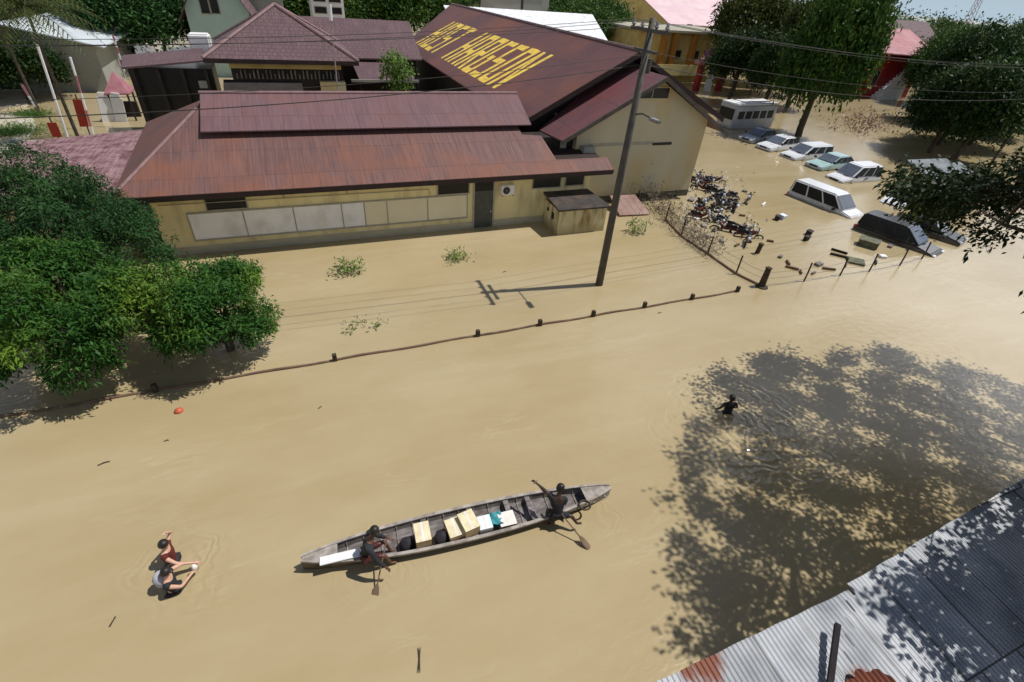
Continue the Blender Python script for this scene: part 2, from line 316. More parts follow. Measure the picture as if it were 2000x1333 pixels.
def leaves(name, C, Nn, per, L, W, mats, parent, seed, tint=None, droop=.55, spread=.35, origin=None):
    """whorls of folded lance leaves: C centres, Nn outward directions"""
    rg = np.random.RandomState(seed); n = len(C)*per
    c = np.repeat(C, per, 0); d = np.repeat(Nn, per, 0)
    d = d*.55+rg.normal(size=(n, 3))*.75; d[:, 2] += .1; d /= np.linalg.norm(d, axis=1)[:, None]
    up = np.array([0, 0, 1.]); sd = np.cross(d, up+rg.normal(size=(n, 3))*.45); sd /= np.linalg.norm(sd, axis=1)[:, None]+1e-6
    l = L*rg.uniform(.65, 1.25, n)[:, None]; wd = W*rg.uniform(.7, 1.2, n)[:, None]
    b = c+rg.normal(size=(n, 3))*spread*L*2+d*L*.05; mid = b+d*l*.55; tip = b+d*l; tip[:, 2] -= (droop*l[:, 0]*rg.uniform(.4, 1.2, n))
    mid[:, 2] -= .1*l[:, 0]
    V = np.stack([b, mid+sd*wd/2, tip, mid-sd*wd/2], 1).reshape(-1, 3)
    me = bpy.data.meshes.new(name); me.vertices.add(len(V)); me.vertices.foreach_set('co', V.ravel())
    me.loops.add(4*n); me.loops.foreach_set('vertex_index', np.arange(4*n)); me.polygons.add(n)
    me.polygons.foreach_set('loop_start', np.arange(n)*4); me.polygons.foreach_set('loop_total', np.full(n, 4)); me.update(calc_edges=True)
    a = me.attributes.new('tint', 'FLOAT', 'FACE')
    t = np.zeros(len(C)) if tint is None else tint
    a.data.foreach_set('value', np.clip(np.repeat(t, per)*rg.uniform(.6, 1.2, n), 0, 1))
    me.materials.append(mats)
    return link(me, name, parent, origin)
def blobpts(blobs, n, seed, inner=.25, zmin=None):
    """points through the shells of several lumps, uneven outline"""
    rg = np.random.RandomState(seed); C = []; D = []
    wt = np.array([b[3]**2 for b in blobs]); wt = wt/wt.sum()
    while len(C) < n:
        b = blobs[rg.choice(len(blobs), p=wt)]
        d = rg.normal(size=3); d /= np.linalg.norm(d)
        if d[2] < -.5: continue
        k = (rg.uniform(.88, 1.08) if rg.rand() > inner else rg.uniform(.45, .9))
        sq = b[4] if len(b) > 4 else .8
        p = np.array(b[:3])+d*b[3]*k*np.array([1, 1, sq])
        if zmin is not None and p[2] < zmin: continue
        bad = False
        for q in blobs:
            if q is not b and np.linalg.norm((p-np.array(q[:3]))/np.array([1, 1, q[4] if len(q) > 4 else .8]))/q[3] < .62 and rg.rand() < .85: bad = True; break
        if bad: continue
        C.append(p); D.append(d)
    return np.array(C), np.array(D)
def sub_blobs(c, r, k, seed, rr=(.35, .5), sq=.8):
    rg = np.random.RandomState(seed); out = [(c[0], c[1], c[2], r*(.72 if k < 15 else .60), sq)]
    for i in range(k):
        a = 2.399*i+rg.uniform(-.3, .3); z = rg.uniform(-.35, .8) if k < 15 else rg.uniform(-.6, 1.0); q = math.sqrt(max(0, 1-z*z*.8))*(1 if k < 15 else 1.2)
        out.append((c[0]+math.cos(a)*q*r*.66, c[1]+math.sin(a)*q*r*.66, c[2]+z*r*.6*sq, r*rg.uniform(*rr), .85))
    return out
def trunk_mb(base, top, r0, r1, limbs, seed, bend=.3):
    rg = random.Random(seed); m = MB(); b = Vector(base); t = Vector(top); pts = []
    for i in range(6):
        k = i/5; pts.append(b.lerp(t, k)+Vector((math.sin(k*3)*bend*rg.uniform(.3, 1), math.sin(k*2.3+1)*bend*rg.uniform(.3, 1), 0))*(k > 0))
    m.tube(pts, [r0*(1-k/5)+r1*k/5 for k in range(6)], 8)
    for e in limbs:
        e = Vector(e); s_ = pts[rg.choice([2, 3, 3, 4])]; mid = s_.lerp(e, .5)+Vector((0, 0, (e-s_).length*.12))
        m.tube([s_, mid, e], [r1*.9, r1*.55, r1*.18], 6)
    return m
def skin(nodes, edges, name, m, parent, sub=2):
    me = bpy.data.meshes.new(name); keys = list(nodes); ix = {k: i for i, k in enumerate(keys)}
    me.from_pydata([tuple(nodes[k][0]) for k in keys], [(ix[a], ix[b]) for a, b in edges], [])
    o = bpy.data.objects.new(name, me); sc.collection.objects.link(o)
    o.modifiers.new('s', 'SKIN'); sb = o.modifiers.new('u', 'SUBSURF'); sb.levels = sub; sb.render_levels = sub
    for i, k in enumerate(keys):
        r = nodes[k][1]; r = r if hasattr(r, '__len__') else (r, r)
        me.skin_vertices[0].data[i].radius = r; me.skin_vertices[0].data[i].use_root = (i == 0)
    dg = bpy.context.evaluated_depsgraph_get(); dg.update()
    nm = bpy.data.meshes.new_from_object(o.evaluated_get(dg)); bpy.data.objects.remove(o); bpy.data.meshes.remove(me)
    nm.name = name; nm.materials.clear(); nm.materials.append(m)
    for p in nm.polygons: p.use_smooth = True
    return link(nm, name, parent)
# ============================================================ SETTING
def water():
    m = bpy.data.materials.new('muddy_flood_water'); m.use_nodes = True; t = m.node_tree; N = t.nodes; L = t.links
    b = N['Principled BSDF']; b.inputs['IOR'].default_value = 1.38; b.inputs['Specular IOR Level'].default_value = .75
    g = N.new('ShaderNodeNewGeometry')
    def noise(sx, sy, d=3, rough=.5, vec=None, scale=1., w=0):
        mp = N.new('ShaderNodeMapping'); mp.inputs['Scale'].default_value = (sx, sy, 1); mp.inputs['Rotation'].default_value = (0, 0, w); L.new(vec or g.outputs['Position'], mp.inputs[0])
        n = N.new('ShaderNodeTexNoise'); n.inputs['Scale'].default_value = scale; n.inputs['Detail'].default_value = d; n.inputs['Roughness'].default_value = rough; L.new(mp.outputs[0], n.inputs['Vector']); return n.outputs[0]
    def mth(op, u, v=None, w_=None):
        x = N.new('ShaderNodeMath'); x.operation = op
        for k, q in ((0, u), (1, v), (2, w_)):
            if q is None: continue
            if hasattr(q, 'links'): L.new(q, x.inputs[k])
            else: x.inputs[k].default_value = q
        return x.outputs[0]
    def mr(v, a, c, p=0., q=1.):
        r = N.new('ShaderNodeMapRange'); r.interpolation_type = 'SMOOTHSTEP'; r.inputs[1].default_value = a; r.inputs[2].default_value = c; r.inputs[3].default_value = p; r.inputs[4].default_value = q; L.new(v, r.inputs[0]); return r.outputs[0]
    r = N.new('ShaderNodeMix'); r.data_type = 'RGBA'; L.new(mr(noise(.10, .22, 5, .6), .3, .7), r.inputs[0])
    r.inputs[6].default_value = (.368, .290, .156, 1); r.inputs[7].default_value = (.43, .35, .21, 1)
    r2 = N.new('ShaderNodeMix'); r2.data_type = 'RGBA'; L.new(mr(noise(.05, .5, 6, .65, w=R(8)), .52, .72, 0, .5), r2.inputs[0]); L.new(r.outputs[2], r2.inputs[6]); r2.inputs[7].default_value = (.46, .385, .245, 1)
    # thin drifting scum lines and silt threads
    vs = N.new('ShaderNodeVectorMath'); vs.operation = 'MULTIPLY_ADD'; vs.inputs[1].default_value = (3., 1.2, 0); swn = N.new('ShaderNodeTexNoise'); swn.inputs['Scale'].default_value = .25; swn.inputs['Detail'].default_value = 4; L.new(g.outputs['Position'], swn.inputs['Vector']); L.new(swn.outputs['Color'], vs.inputs[0]); L.new(g.outputs['Position'], vs.inputs[2])
    ln = noise(.16, 1.1, 5, .6, vec=vs.outputs[0], w=R(7)); ab = mth('ABSOLUTE', mth('SUBTRACT', ln, .5)); thin = mth('MULTIPLY', mr(ab, .004, .022, 1, 0), mr(noise(.3, .3, 3), .48, .68, 0, .16))
    r3 = N.new('ShaderNodeMix'); r3.data_type = 'RGBA'; L.new(thin, r3.inputs[0]); L.new(r2.outputs[2], r3.inputs[6]); r3.inputs[7].default_value = (.56, .50, .36, 1)
    dk = mth('MULTIPLY', mr(noise(.35, 1.6, 6, .7, vec=vs.outputs[0]), .58, .78), .16)
    r4 = N.new('ShaderNodeMix'); r4.data_type = 'RGBA'; L.new(dk, r4.inputs[0]); L.new(r3.outputs[2], r4.inputs[6]); r4.inputs[7].default_value = (.25, .19, .09, 1)
    L.new(r4.outputs[2], b.inputs['Base Color'])
    L.new(mr(noise(.12, .3, 4, .6), .3, .7, .13, .19), b.inputs['Roughness'])
    # ripples: wind chop plus rings that spread from the waders and the boat
    h = mth('MULTIPLY', noise(1.0, 2.2, 4, .62, scale=1.5, w=R(-30)), .17)
    h = mth('ADD', h, mth('MULTIPLY', noise(1, 1.5, 2, .5, scale=4), .006))
    sw = N.new('ShaderNodeTexNoise'); sw.inputs['Scale'].default_value = .75; sw.inputs['Detail'].default_value = 3; L.new(g.outputs['Position'], sw.inputs['Vector'])
    vw = N.new('ShaderNodeVectorMath'); vw.operation = 'MULTIPLY_ADD'; L.new(sw.outputs['Color'], vw.inputs[0]); vw.inputs[1].default_value = (2.5, 2.5, 0); L.new(g.outputs['Position'], vw.inputs[2])
    for cx, cy, wl, amp, reach in RINGS:
        d = N.new('ShaderNodeVectorMath'); d.operation = 'DISTANCE'; L.new(vw.outputs[0], d.inputs[0]); d.inputs[1].default_value = (cx+1.25, cy+1.25, 0)
        s_ = mth('SINE', mth('MULTIPLY', d.outputs[1], 2*math.pi/wl)); k = mr(d.outputs[1], .3, reach, 1, 0)
        h = mth('ADD', h, mth('MULTIPLY', mth('MULTIPLY', s_, k), amp))
    bn = N.new('ShaderNodeBump'); bn.inputs['Strength'].default_value = .7; bn.inputs['Distance'].default_value = .12; L.new(h, bn.inputs['Height']); L.new(bn.outputs[0], b.inputs['Normal'])
    me = MB(); me.add([(-3000, -60, 0), (3000, -60, 0), (3000, 4000, 0), (-3000, 4000, 0)], [(0, 1, 2, 3)])
    tag(me.build('water', m, origin=(0, 0, 0)), kind='structure')
pc = at(1420, 806)
RINGS = [(pc.x+.3, pc.y-.6, .46, .11, 4.6), (-4.3, 8.4, .30, .07, 1.9), (5.6, 6.7, .3, .04, 1.8), (.2, 7.0, .25, .04, 1.8)]
water()
g_ = MB(); g_.add([(-3000, -60, -1.1), (3000, -60, -1.1), (3000, 4000, -1.1), (-3000, 4000, -1.1)], [(0, 1, 2, 3)])
tag(g_.build('ground', mat('mud', (.2, .14, .07)), origin=(0, 0, -1.1)), kind='structure')
road = MB(); road.slab([at(-60, 190, .06), at(45, 178, .06), at(72, 250, .06), at(20, 306, .06), at(-90, 345, .06)], .3)
tag(road.build('road', mat('pale_wet_road', (.50, .46, .38), (.42, .38, .29), .6, .7, col3=(.45, .35, .18), s3=.3, amt3=.7)), kind='structure')
gr = MB(); rg = random.Random(3)
gp = []
for cxp, cyp, w_ in ((40, 255, 2.3), (62, 225, 1.2), (20, 262, 1.4)):
    c = at(cxp, cyp, .06)
    for k in range(500): gp.append((c.x+rg.gauss(0, w_*.6), c.y+rg.gauss(0, w_*.35), .06))
gp = np.array(gp); 
tag(leaves('grass', gp, np.tile([0, 0, 1.], (len(gp), 1)), 4, .3, .05, LM['weed'], None, 4), kind='stuff')
# ============================================================ LONG BUILDING (front, rusty roof)
def window_part(B, name, x0, x1, z0, z1, y, frame=.06, fm='trim', pm='dark', mull=1):
    f = MB()
    f.box(x0-frame, x1+frame, y-.05, y+.02, z1, z1+frame); f.box(x0-frame, x1+frame, y-.07, y+.02, z0-frame, z0)
    f.box(x0-frame, x0, y-.05, y+.02, z0, z1); f.box(x1, x1+frame, y-.05, y+.02, z0, z1)
    for i in range(1, mull): xx = x0+(x1-x0)*i/mull; f.box(xx-.02, xx+.02, y-.045, y+.02, z0, z1)
    o = f.build(name, M[fm], B)
    p = MB(); p.box(x0, x1, y-.015, y+.015, z0, z1); p.build('pane', M[pm], o)
    return o
YW = 26.0; XL, XR = -6.83, 16.1
LB = thing('long_building', (4, 31, 0), 'long low cream building with rusty red corrugated roof in the middle of the flood', 'building')
wb = MB(); wb.box(XL, XR, YW, 37.5, -1, 3.42); wb.build('wall', M['cream'], LB)
mb = MB(); mb.box(XL-.003, XR+.003, YW-.012, YW+.5, -.3, .42); mb.build('mud_line', M['mudline'], LB)
def zp(y): return 3.25+.4*(y-25.2)
XE0, XE1, YE = -7.95, 17.1, 25.2
lr = MB()
lr.slab([(XE0, YE, zp(YE)), (XE1, YE, zp(YE)), (XE1+.1, 26.25, zp(26.25)), (13.75, 26.25, zp(26.25)), (13.6, 28.3, zp(28.3)), (12.4, 28.45, zp(28.45)), (12.4, 29.4, zp(29.4)), (-4.4, 29.4, zp(29.4)), (-4.4, 31.2, zp(31.2)), (-4.6, 31.0, zp(31.0))], .07)
lr.build('front_roof_slope', M['roof_low'], LB)
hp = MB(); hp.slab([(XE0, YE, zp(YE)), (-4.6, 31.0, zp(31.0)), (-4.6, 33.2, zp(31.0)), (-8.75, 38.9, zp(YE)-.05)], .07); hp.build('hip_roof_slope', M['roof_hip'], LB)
ur = MB(); yb, yr = 28.75, 31.95; zb, zr = 5.03, 6.14
ur.slab([(-4.4, yb, zb), (13.1, yb, zb), (13.35, yr, zr), (-4.4, yr, zr)], .06)
ur.slab([(-4.4, yr, zr), (13.35, yr, zr), (13.3, 38.7, 3.4), (-4.4, 38.7, 3.4)], .06)
ur.build('upper_roof', M['roof_up'], LB)
rc = MB(); rc.tube([(-4.45, yr, zr+.02), (13.35, yr, zr+.02)], .09, 8); rc.build('ridge_cap', M['ridge'], LB)
rh = MB(); rh.tube([(XE0, YE, zp(YE)+.02), (-4.62, 31.0, zp(31)+.02)], .07, 6); rh.build('hip_cap', M['ridge'], LB)
fs = MB(); fs.box(XE0, XE1, YE-.03, YE+.02, zp(YE)-.27, zp(YE)-.02);  fs.box(XE1, XE1+.05, YE, 26.2, zp(YE)-.2, zp(YE)-.02)
fs.build('fascia', M['fascia'], LB)
sf = MB(); sf.box(-7.8, 17, YE+.05, YW-.01, 3.02, 3.06); sf.build('soffit', M['cream'], LB)
gw = MB(); gw.add([(-4.36, yb+.2, 4.6), (-4.36, 37.5, 3.6), (-4.36, yr, zr-.07)], [(0, 1, 2)]); gw.add([(-4.30, yb+.2, 4.6), (-4.30, 37.5, 3.6), (-4.30, yr, zr-.07)], [(0, 2, 1)]); gw.build('gable_board', M['darkwood_shade'], LB)
def rect(x0, y0, x1, y1, y=YW):
    a = aty(x0, y0, y); b = aty(x1, y1, y); return min(a.x, b.x), max(a.x, b.x), min(a.z, b.z), max(a.z, b.z)
a = rect(398, 386, 483, 404); window_part(LB, 'window', a[0], a[1], a[2]-.03, a[3]+.1, YW)
a = rect(855, 357, 915, 376); window_part(LB, 'window', a[0], a[1], a[2], a[3], YW)
a = rect(1042, 346, 1093, 364); window_part(LB, 'window', a[0], a[1], a[2], a[3], YW)
a = rect(1106, 344, 1138, 360); window_part(LB, 'window', a[0], a[1], a[2], a[3], YW)
d0 = aty(926, 434, YW-.05); d1 = aty(962, 354, YW-.05); dx0, dx1 = aty(926, 400, YW).x, aty(962, 400, YW).x
df = MB(); df.box(dx0-.09, dx0, YW-.07, YW, -.5, d1.z); df.box(dx1, dx1+.09, YW-.07, YW, -.5, d1.z); df.box(dx0-.09, dx1+.09, YW-.07, YW, d1.z, d1.z+.09)
do = df.build('door_frame', M['trim'], LB)
dd = MB(); dd.box(dx0, dx1, YW-.02, YW+.02, -.5, d1.z-.55); dd.build('door', M['door'], LB)
dl = MB(); dl.box(dx0, dx1, YW-.02, YW+.02, d1.z-.55, d1.z); dl.build('transom', M['glass'], LB)
dn = MB(); dn.box(dx1-.16, dx1-.08, YW-.08, YW-.02, .9, 1.02); dn.build('handle', M['metal'], LB)
# framed boards along the wall
xs = [aty(q, yy, YW).x for q, yy in ((372, 440), (478, 430), (575, 423), (668, 414), (712, 412), (756, 408), (835, 405), (912, 400))]
zt = [aty(420, 412, YW).z, aty(860, 388, YW).z]; zt = (zt[0]+zt[1])/2; zb_ = aty(620, 448, YW).z
for i in range(7):
    b_ = MB(); b_.box(xs[i]+.03, xs[i+1]-.03, YW-.035, YW, zb_, zt)
    b_.build('wall_board', M['board'] if i < 4 else M['board_cream'], LB)['label'] = 'whitewashed wall board' if i < 4 else 'cream wall board'
tr = MB()
for x in xs: tr.box(x-.03, x+.03, YW-.05, YW, zb_, zt)
tr.box(xs[0]-.03, xs[-1]+.03, YW-.055, YW, zt, zt+.07); tr.box(xs[0]-.03, xs[-1]+.03, YW-.06, YW, zb_-.09, zb_); tr.build('board_trim', M['trim'], LB)
cv = MB(); cv.tube([(XL+.3, YW-.04, 2.55), (dx0-2.6, YW-.04, 2.5), (dx0-2.55, YW-.04, 2.1)], .02, 6)
for xx in (-1.2, 1.8): cv.tube([(xx, YW-.04, 2.5), (xx, YW-.04, 2.75)], .03, 6)
cv.build('cable_pipe', M['trim'], LB)
# AC unit
ac = aty(990, 370, YW-.15); AC = thing('air_conditioner', (ac.x, YW-.2, ac.z-.28), 'white air conditioner box hung beside the grey door', 'air conditioner')
q = MB(); q.box(ac.x-.4, ac.x+.4, YW-.36, YW-.05, ac.z-.28, ac.z+.28); q.build('case', M['white'], AC, bevel=.02)
q = MB(); q.tube([(ac.x-.1, YW-.385, ac.z), (ac.x-.1, YW-.36, ac.z)], .21, 20); fg = q.build('fan_grille', M['dark'], AC)
q = MB()
for k in range(4): aa = k*math.pi/4; q.tube([(ac.x-.1-math.cos(aa)*.2, YW-.39, ac.z-math.sin(aa)*.2), (ac.x-.1+math.cos(aa)*.2, YW-.39, ac.z+math.sin(aa)*.2)], .008, 4)
q.build('guard', M['metal'], fg)
for dxb in (-.35, .3): q = MB(); q.box(ac.x+dxb, ac.x+dxb+.05, YW-.4, YW, ac.z-.34, ac.z-.285); q.build('bracket', M['metal'], AC)
# small flat roofed annex box
BX = thing('pump_house', (14.8, 25, 0), 'small stained cream outhouse with dark flat roof beside the steel pole', 'outhouse')
q = MB(); q.box(13.15, 16.3, 23.9, 25.98, -1, 1.45); q.build('wall', M['stained'], BX)
q = MB(); q.slab([(13.0, 23.75, 1.62), (16.45, 23.75, 1.6), (16.0, 25.97, 1.9), (13.0, 25.97, 1.9)], .1); q.build('roof', mat('mossy_slab', (.06, .05, .045), (.035, .03, .028), 2.5, .8, col3=(.13, .08, .05), s3=1.5), BX)
a = atx(1083, 402, 13.14)
q = MB(); q.box(13.10, 13.16, 24.55, 24.8, .75, 1.1); q.build('window', M['dark'], BX)
q = MB(); q.box(13.10, 13.16, 25.3, 25.45, .95, 1.15); q.build('vent', M['dark'], BX)
# dark blocks added for the shaded gap between the long building and the hall
LT = thing('gap_shade_fill', (15.6, 28.6, 0), 'black fill standing for the shade between long building and tall gable hall', 'shade fill')
q = MB(); q.box(12.3, 16.0, 28.6, 29.9, -1, 4.3); q.box(13.9, 16.0, 26.45, 28.6, -1, 3.3); q.build('wall', M['darkwood_shade'], LT)
q = MB(); q.slab([(13.8, 26.3, 3.42), (17.2, 26.3, 3.30), (17.2, 28.1, 3.6), (13.8, 28.5, 3.75)], .12); q.build('roof', M['fascia'], LT)
q = MB(); q.box(15.1, 15.5, 28.48, 28.58, 3.3, 4.3); q.build('post', M['greywall'], LT)
# ============================================================ HALL with letters
HL = thing('hall', (21, 50, 0), 'large dark maroon roofed hall with yellow letters painted across its roof', 'hall')
XRG, ZRG, XEV, ZEV = 21., 8.87, 12.85, 4.88
s_ = (ZRG-ZEV)/(XRG-XEV)
q = MB(); q.slab([(XEV, 31.6, ZEV), (13.1, 29.9, ZEV+.12), (XRG, 30.4, ZRG), (XRG, 74, ZRG), (XEV, 66, ZEV)], .1); q.slab([(XRG, 30.4, ZRG), (29.2, 30.2, ZEV), (29.2, 74, ZEV), (XRG, 74, ZRG)], .1)
q.build('roof', M['roof_gym'], HL)
q = MB(); q.tube([(XRG, 30.35, ZRG+.02), (XRG, 74, ZRG+.02)], .12, 6); q.build('ridge_cap', M['ridge'], HL)
q = MB(); q.box(14., 28., 31.5, 65, -1, 4.9); q.add([(14, 31.5, 4.9), (28, 31.5, 4.9), (21, 31.5, 8.35), (14, 65, 4.9), (28, 65, 4.9), (21, 65, 8.35)], [(0, 1, 2), (3, 5, 4), (0, 2, 5, 3), (1, 4, 5, 2)]); q.build('wall', M['darkwood_shade'], HL)  # shade under the gable overhang painted as a near-black wall
q = MB()
for (xa, ya, za), (xb, yb2, zb2) in ((((13.1, 29.9, ZEV+.12)), (XRG, 30.4, ZRG)), (((XRG, 30.4, ZRG)), (29.2, 30.2, ZEV))):
    q.add([(xa, ya-.04, za-.02), (xb, yb2-.04, zb2-.02), (xb, yb2-.04, zb2-.35), (xa, ya-.04, za-.35), (xa, ya+.02, za-.02), (xb, yb2+.02, zb2-.02), (xb, yb2+.02, zb2-.35), (xa, ya+.02, za-.35)], [(0, 1, 2, 3), (7, 6, 5, 4), (0, 4, 5, 1), (3, 2, 6, 7), (0, 3, 7, 4), (1, 5, 6, 2)])
q.build('bargeboard', M['fascia'], HL)
# painted letters, lying on the slope: reading direction runs towards -y, letter tops towards the ridge
SWd, SHt = .27, .125                      # stroke width across and along the slope, letter box is 1 x 1
def V_(x, a=0, b=1): return [(x, a), (x+SWd, a), (x+SWd, b), (x, b)]
def H_(y, a=0, b=1): return [(a, y), (b, y), (b, y+SHt), (a, y+SHt)]
e_ = SWd; q1 = 1-SWd; t1_ = 1-SHt; m1_ = .5-SHt/2
GL = {'H': [V_(0), V_(q1), H_(m1_, e_, q1)], 'O': [V_(0), V_(q1), H_(0, e_, q1), H_(t1_, e_, q1)], 'T': [V_(.5-e_/2, 0, t1_), H_(t1_)],
      'S': [H_(0), H_(m1_), H_(t1_), V_(0, m1_+SHt, t1_), V_(q1, SHt, m1_)], 'A': [V_(0), V_(q1), H_(t1_, e_, q1), H_(.36, e_, q1)],
      'R': [V_(0), H_(t1_, e_, 1), H_(m1_, e_, 1), V_(q1, m1_+SHt, t1_), [(q1, 0), (1.05, 0), (.62, m1_), (.62-e_, m1_)]],
      'G': [V_(0), H_(0, e_, 1), H_(t1_, e_, 1), V_(q1, SHt, m1_), H_(m1_, .5, 1)], 'N': [V_(0), V_(q1), [(q1, 0), (q1, .3), (e_, 1), (e_, .7)]]}
M['letter'] = mat('yellow_roof_paint', (.88, .62, .08), (.70, .48, .07), 1.6, .6, col3=(.30, .17, .06), s3=2.2, amt3=.55)
Y0, Y1, X0t, X1t = 64.0, 37.7, 13.9, 18.5; word = 'HOST HARGSON'; cw = (Y0-Y1)/(len(word)*1.26-.26); rl = random.Random(2)
for n, ch in enumerate(word):
    if ch == ' ': continue
    q = MB()
    for st in GL[ch]:
        V = []
        for u, k in st:
            x = X0t+(X1t-X0t)*k+rl.uniform(-.03, .03); V.append((x, Y0-(n*1.26+u)*cw, ZEV+s_*(x-XEV)+.008))
        q.add(V, [tuple(range(4))])
    q.build('painted_letter', M['letter'], HL)
# front gable annex of the hall
AX = thing('gable_house', (21, 30, 0), 'tall pale cream gable end house with maroon roof behind the steel pole', 'house')
ya = 28.15; zE, zR_, xc = 4.45, 7.9, 21.2
q = MB(); q.box(16.0, 25.9, ya, 32, -1, 4.9); q.add([(16, ya, 4.9), (25.9, ya, 4.9), (25.9, ya, 5.2), (xc, ya, 7.72), (16, ya, 5.1), (16, 32, 4.9), (25.9, 32, 4.9), (25.9, 32, 5.2), (xc, 32, 7.72), (16, 32, 5.1)], [(0, 1, 2, 3, 4), (9, 8, 7, 6, 5), (0, 4, 9, 5), (1, 6, 7, 2)])
q.build('wall', M['cream_pale'], AX)
q = MB(); q.slab([(14.6, 27.4, zE-.05), (xc, 27.4, zR_), (xc, 33, zR_), (14.3, 30.2, zE-.1)], .08); q.slab([(xc, 27.4, zR_), (27.3, 27.4, zE+.05), (27.3, 33, zE+.05), (xc, 33, zR_)], .08); q.build('roof', M['roof_annex'], AX)
q = MB()
for (xa, za), (xb, zb2) in (((14.6, zE-.05), (xc, zR_)), ((xc, zR_), (27.3, zE+.05))):
    q.add([(xa, 27.34, za+.01), (xb, 27.34, zb2+.01), (xb, 27.34, zb2-.26), (xa, 27.34, za-.26), (xa, 27.42, za+.01), (xb, 27.42, zb2+.01), (xb, 27.42, zb2-.26), (xa, 27.42, za-.26)], [(0, 1, 2, 3), (7, 6, 5, 4), (0, 4, 5, 1), (3, 2, 6, 7), (0, 3, 7, 4), (1, 5, 6, 2)])
q.build('bargeboard', mat('grey_bargeboard', (.10, .085, .07), (.06, .05, .045), 2, .7), AX)
a = rect(1268, 172, 1304, 192, ya); window_part(AX, 'window', a[0]-.9, a[1], a[2], a[3], ya, mull=2, fm='cream_pale', pm='dark')
a = rect(1275, 279, 1311, 283, ya); q = MB(); q.box(a[0], a[1], ya-.02, ya+.01, a[2], a[3]); q.build('slot_vent', M['dark'], AX)
a = rect(1150, 281, 1275, 282.5, ya); q = MB(); q.box(a[0], a[1], ya-.012, ya+.01, a[2], a[3]); q.build('wall_groove', M['trim'], AX)
q = MB(); q.box(16, 25.9, ya-.015, ya+.3, -.3, .45); q.build('mud_line', mat('black_mould', (.12, .115, .09), (.06, .058, .045), 1.2, .9, stretch=(1, 1, 2)), AX)
q = MB(); q.box(16.3, 17.1, 27.6, 28.1, 2.6, 3.9); q.build('downpipe_box', M['greywall'], AX)
# ============================================================ UTILITY POLE
pb = at(1170, 556); PO = thing('utility_pole', (pb.x, pb.y, 0), 'tall dark leaning-looking steel utility pole standing in flood water', 'utility pole')
q = MB(); q.tube([(pb.x, pb.y, -1), (pb.x, pb.y, 5), (pb.x+.05, pb.y, 11.2)], [.19, .16, .115], 14); q.build('pole', M['pole'], PO, smooth=True)
q = MB(); q.box(pb.x-.06, pb.x+.06, pb.y-1.15, pb.y+1.2, 10.75, 10.87); q.build('crossarm', M['pole'], PO)
q = MB(); q.box(pb.x-.06, pb.x+.06, pb.y-.7, pb.y+.7, 10.1, 10.2); q.build('crossarm', M['pole'], PO)
for dy in (-1.05, -.4, .5, 1.1):
    q = MB(); q.tube([(pb.x, pb.y+dy, 10.87), (pb.x, pb.y+dy, 10.95), (pb.x, pb.y+dy, 11.0), (pb.x, pb.y+dy, 11.12)], [.04, .09, .06, .05], 8); q.build('insulator', M['metal'], PO)
q = MB(); q.tube([(pb.x, pb.y, 7.9), (pb.x+.1, pb.y-.5, 8.05), (pb.x+.1, pb.y-1.2, 8.0)], .035, 6); lp = q.build('lamp_arm', M['pole'], PO)
q = MB(); q.box(pb.x-.02, pb.x+.22, pb.y-1.65, pb.y-1.1, 7.93, 8.05); q.build('lamp_head', M['metal'], lp, bevel=.03)
q = MB(); q.tube([(pb.x+.26, pb.y+.02, 9.4), (pb.x+.26, pb.y+.02, 9.9)], .13, 10); q.build('cable_drum', M['pole'], PO)
wr = MB
WG = 'power lines running both ways from the utility pole'
for i, (dy, z, sag) in enumerate(((-1.05, 11.1, .9), (.5, 11.1, 1.1), (1.1, 11.1, 1.0), (-.6, 10.15, 1.3), (0, 9.7, 1.4))):
    q = MB(); pts = []
    for k in range(41):
        t = k/40; x = pb.x+(-45+t*45); pts.append((x, pb.y+dy+(1-t)*2.0, z-sag*4*t*(1-t)+(1-t)*-1.0))
    for k in range(1, 31):
        t = k/30; pts.append((pb.x+t*50, pb.y+dy+t*3, z-sag*4*t*(1-t)-t*.5))
    q.tube(pts, .009 if i < 4 else .016, 5)
    tag(q.build('power_line', M['wire'], origin=(pb.x, pb.y+dy, z)), 'thin black cable strung left and right through the top of the utility pole', 'power line', WG)
# ============================================================ FRONT FENCE
FE = thing('low_wall', (6, 15.6, 0), 'long brown wall top with short posts just breaking the water before the building', 'wall')
yF = 15.6; q = MB(); pts = [(-18, yF+.05, .02)]+[(x, yF+.03*math.sin(x*1.7), .035+.012*math.sin(x*2.3)) for x in np.arange(-10, 19.8, .6)]
q.tube(pts, .047, 8); q.build('coping', M['rail'], FE)
for px, py in ((305, 765), (655, 708), (935, 660), (1055, 637), (1158, 618), (1257, 600), (1348, 583), (1437, 568)):
    p = at(px, py); h = .3; q = MB(); q.box(p.x-.08, p.x+.08, yF-.08, yF+.08, -.8, h); q.build('post', M['postdark'], FE, bevel=.015)
CP = thing('gate_post', (21.05, 15.65, 0), 'stout dark square post at corner where wire fence meets the low wall', 'post')
q = MB(); q.tube([(21.05, 15.65, -.8), (21.05, 15.68, .2), (21.08, 15.7, 1.05)], [.2, .17, .14], 8); q.build('shaft', M['postdark'], CP)
q = MB(); q.tube([(21.05, 15.65, -.2), (21.05, 15.65, .06)], [.42, .3], 10); q.build('footing', M['postdark'], CP)
q = MB(); q.box(20.95, 21.2, 15.58, 15.82, 1.05, 1.1); q.build('cap', M['postdark'], CP)
WF = thing('wire_fence', (24, 17, 0), 'thin concrete posts with barbed wire around the flooded car park', 'fence')
fp = [at(1437, 536), at(1382, 497), at(1330, 462), at(1300, 430), at(1245, 390)]; fq = [at(1570, 550), at(1640, 539), at(1697, 531), at(1757, 519), at(1800, 506)]
pp = []
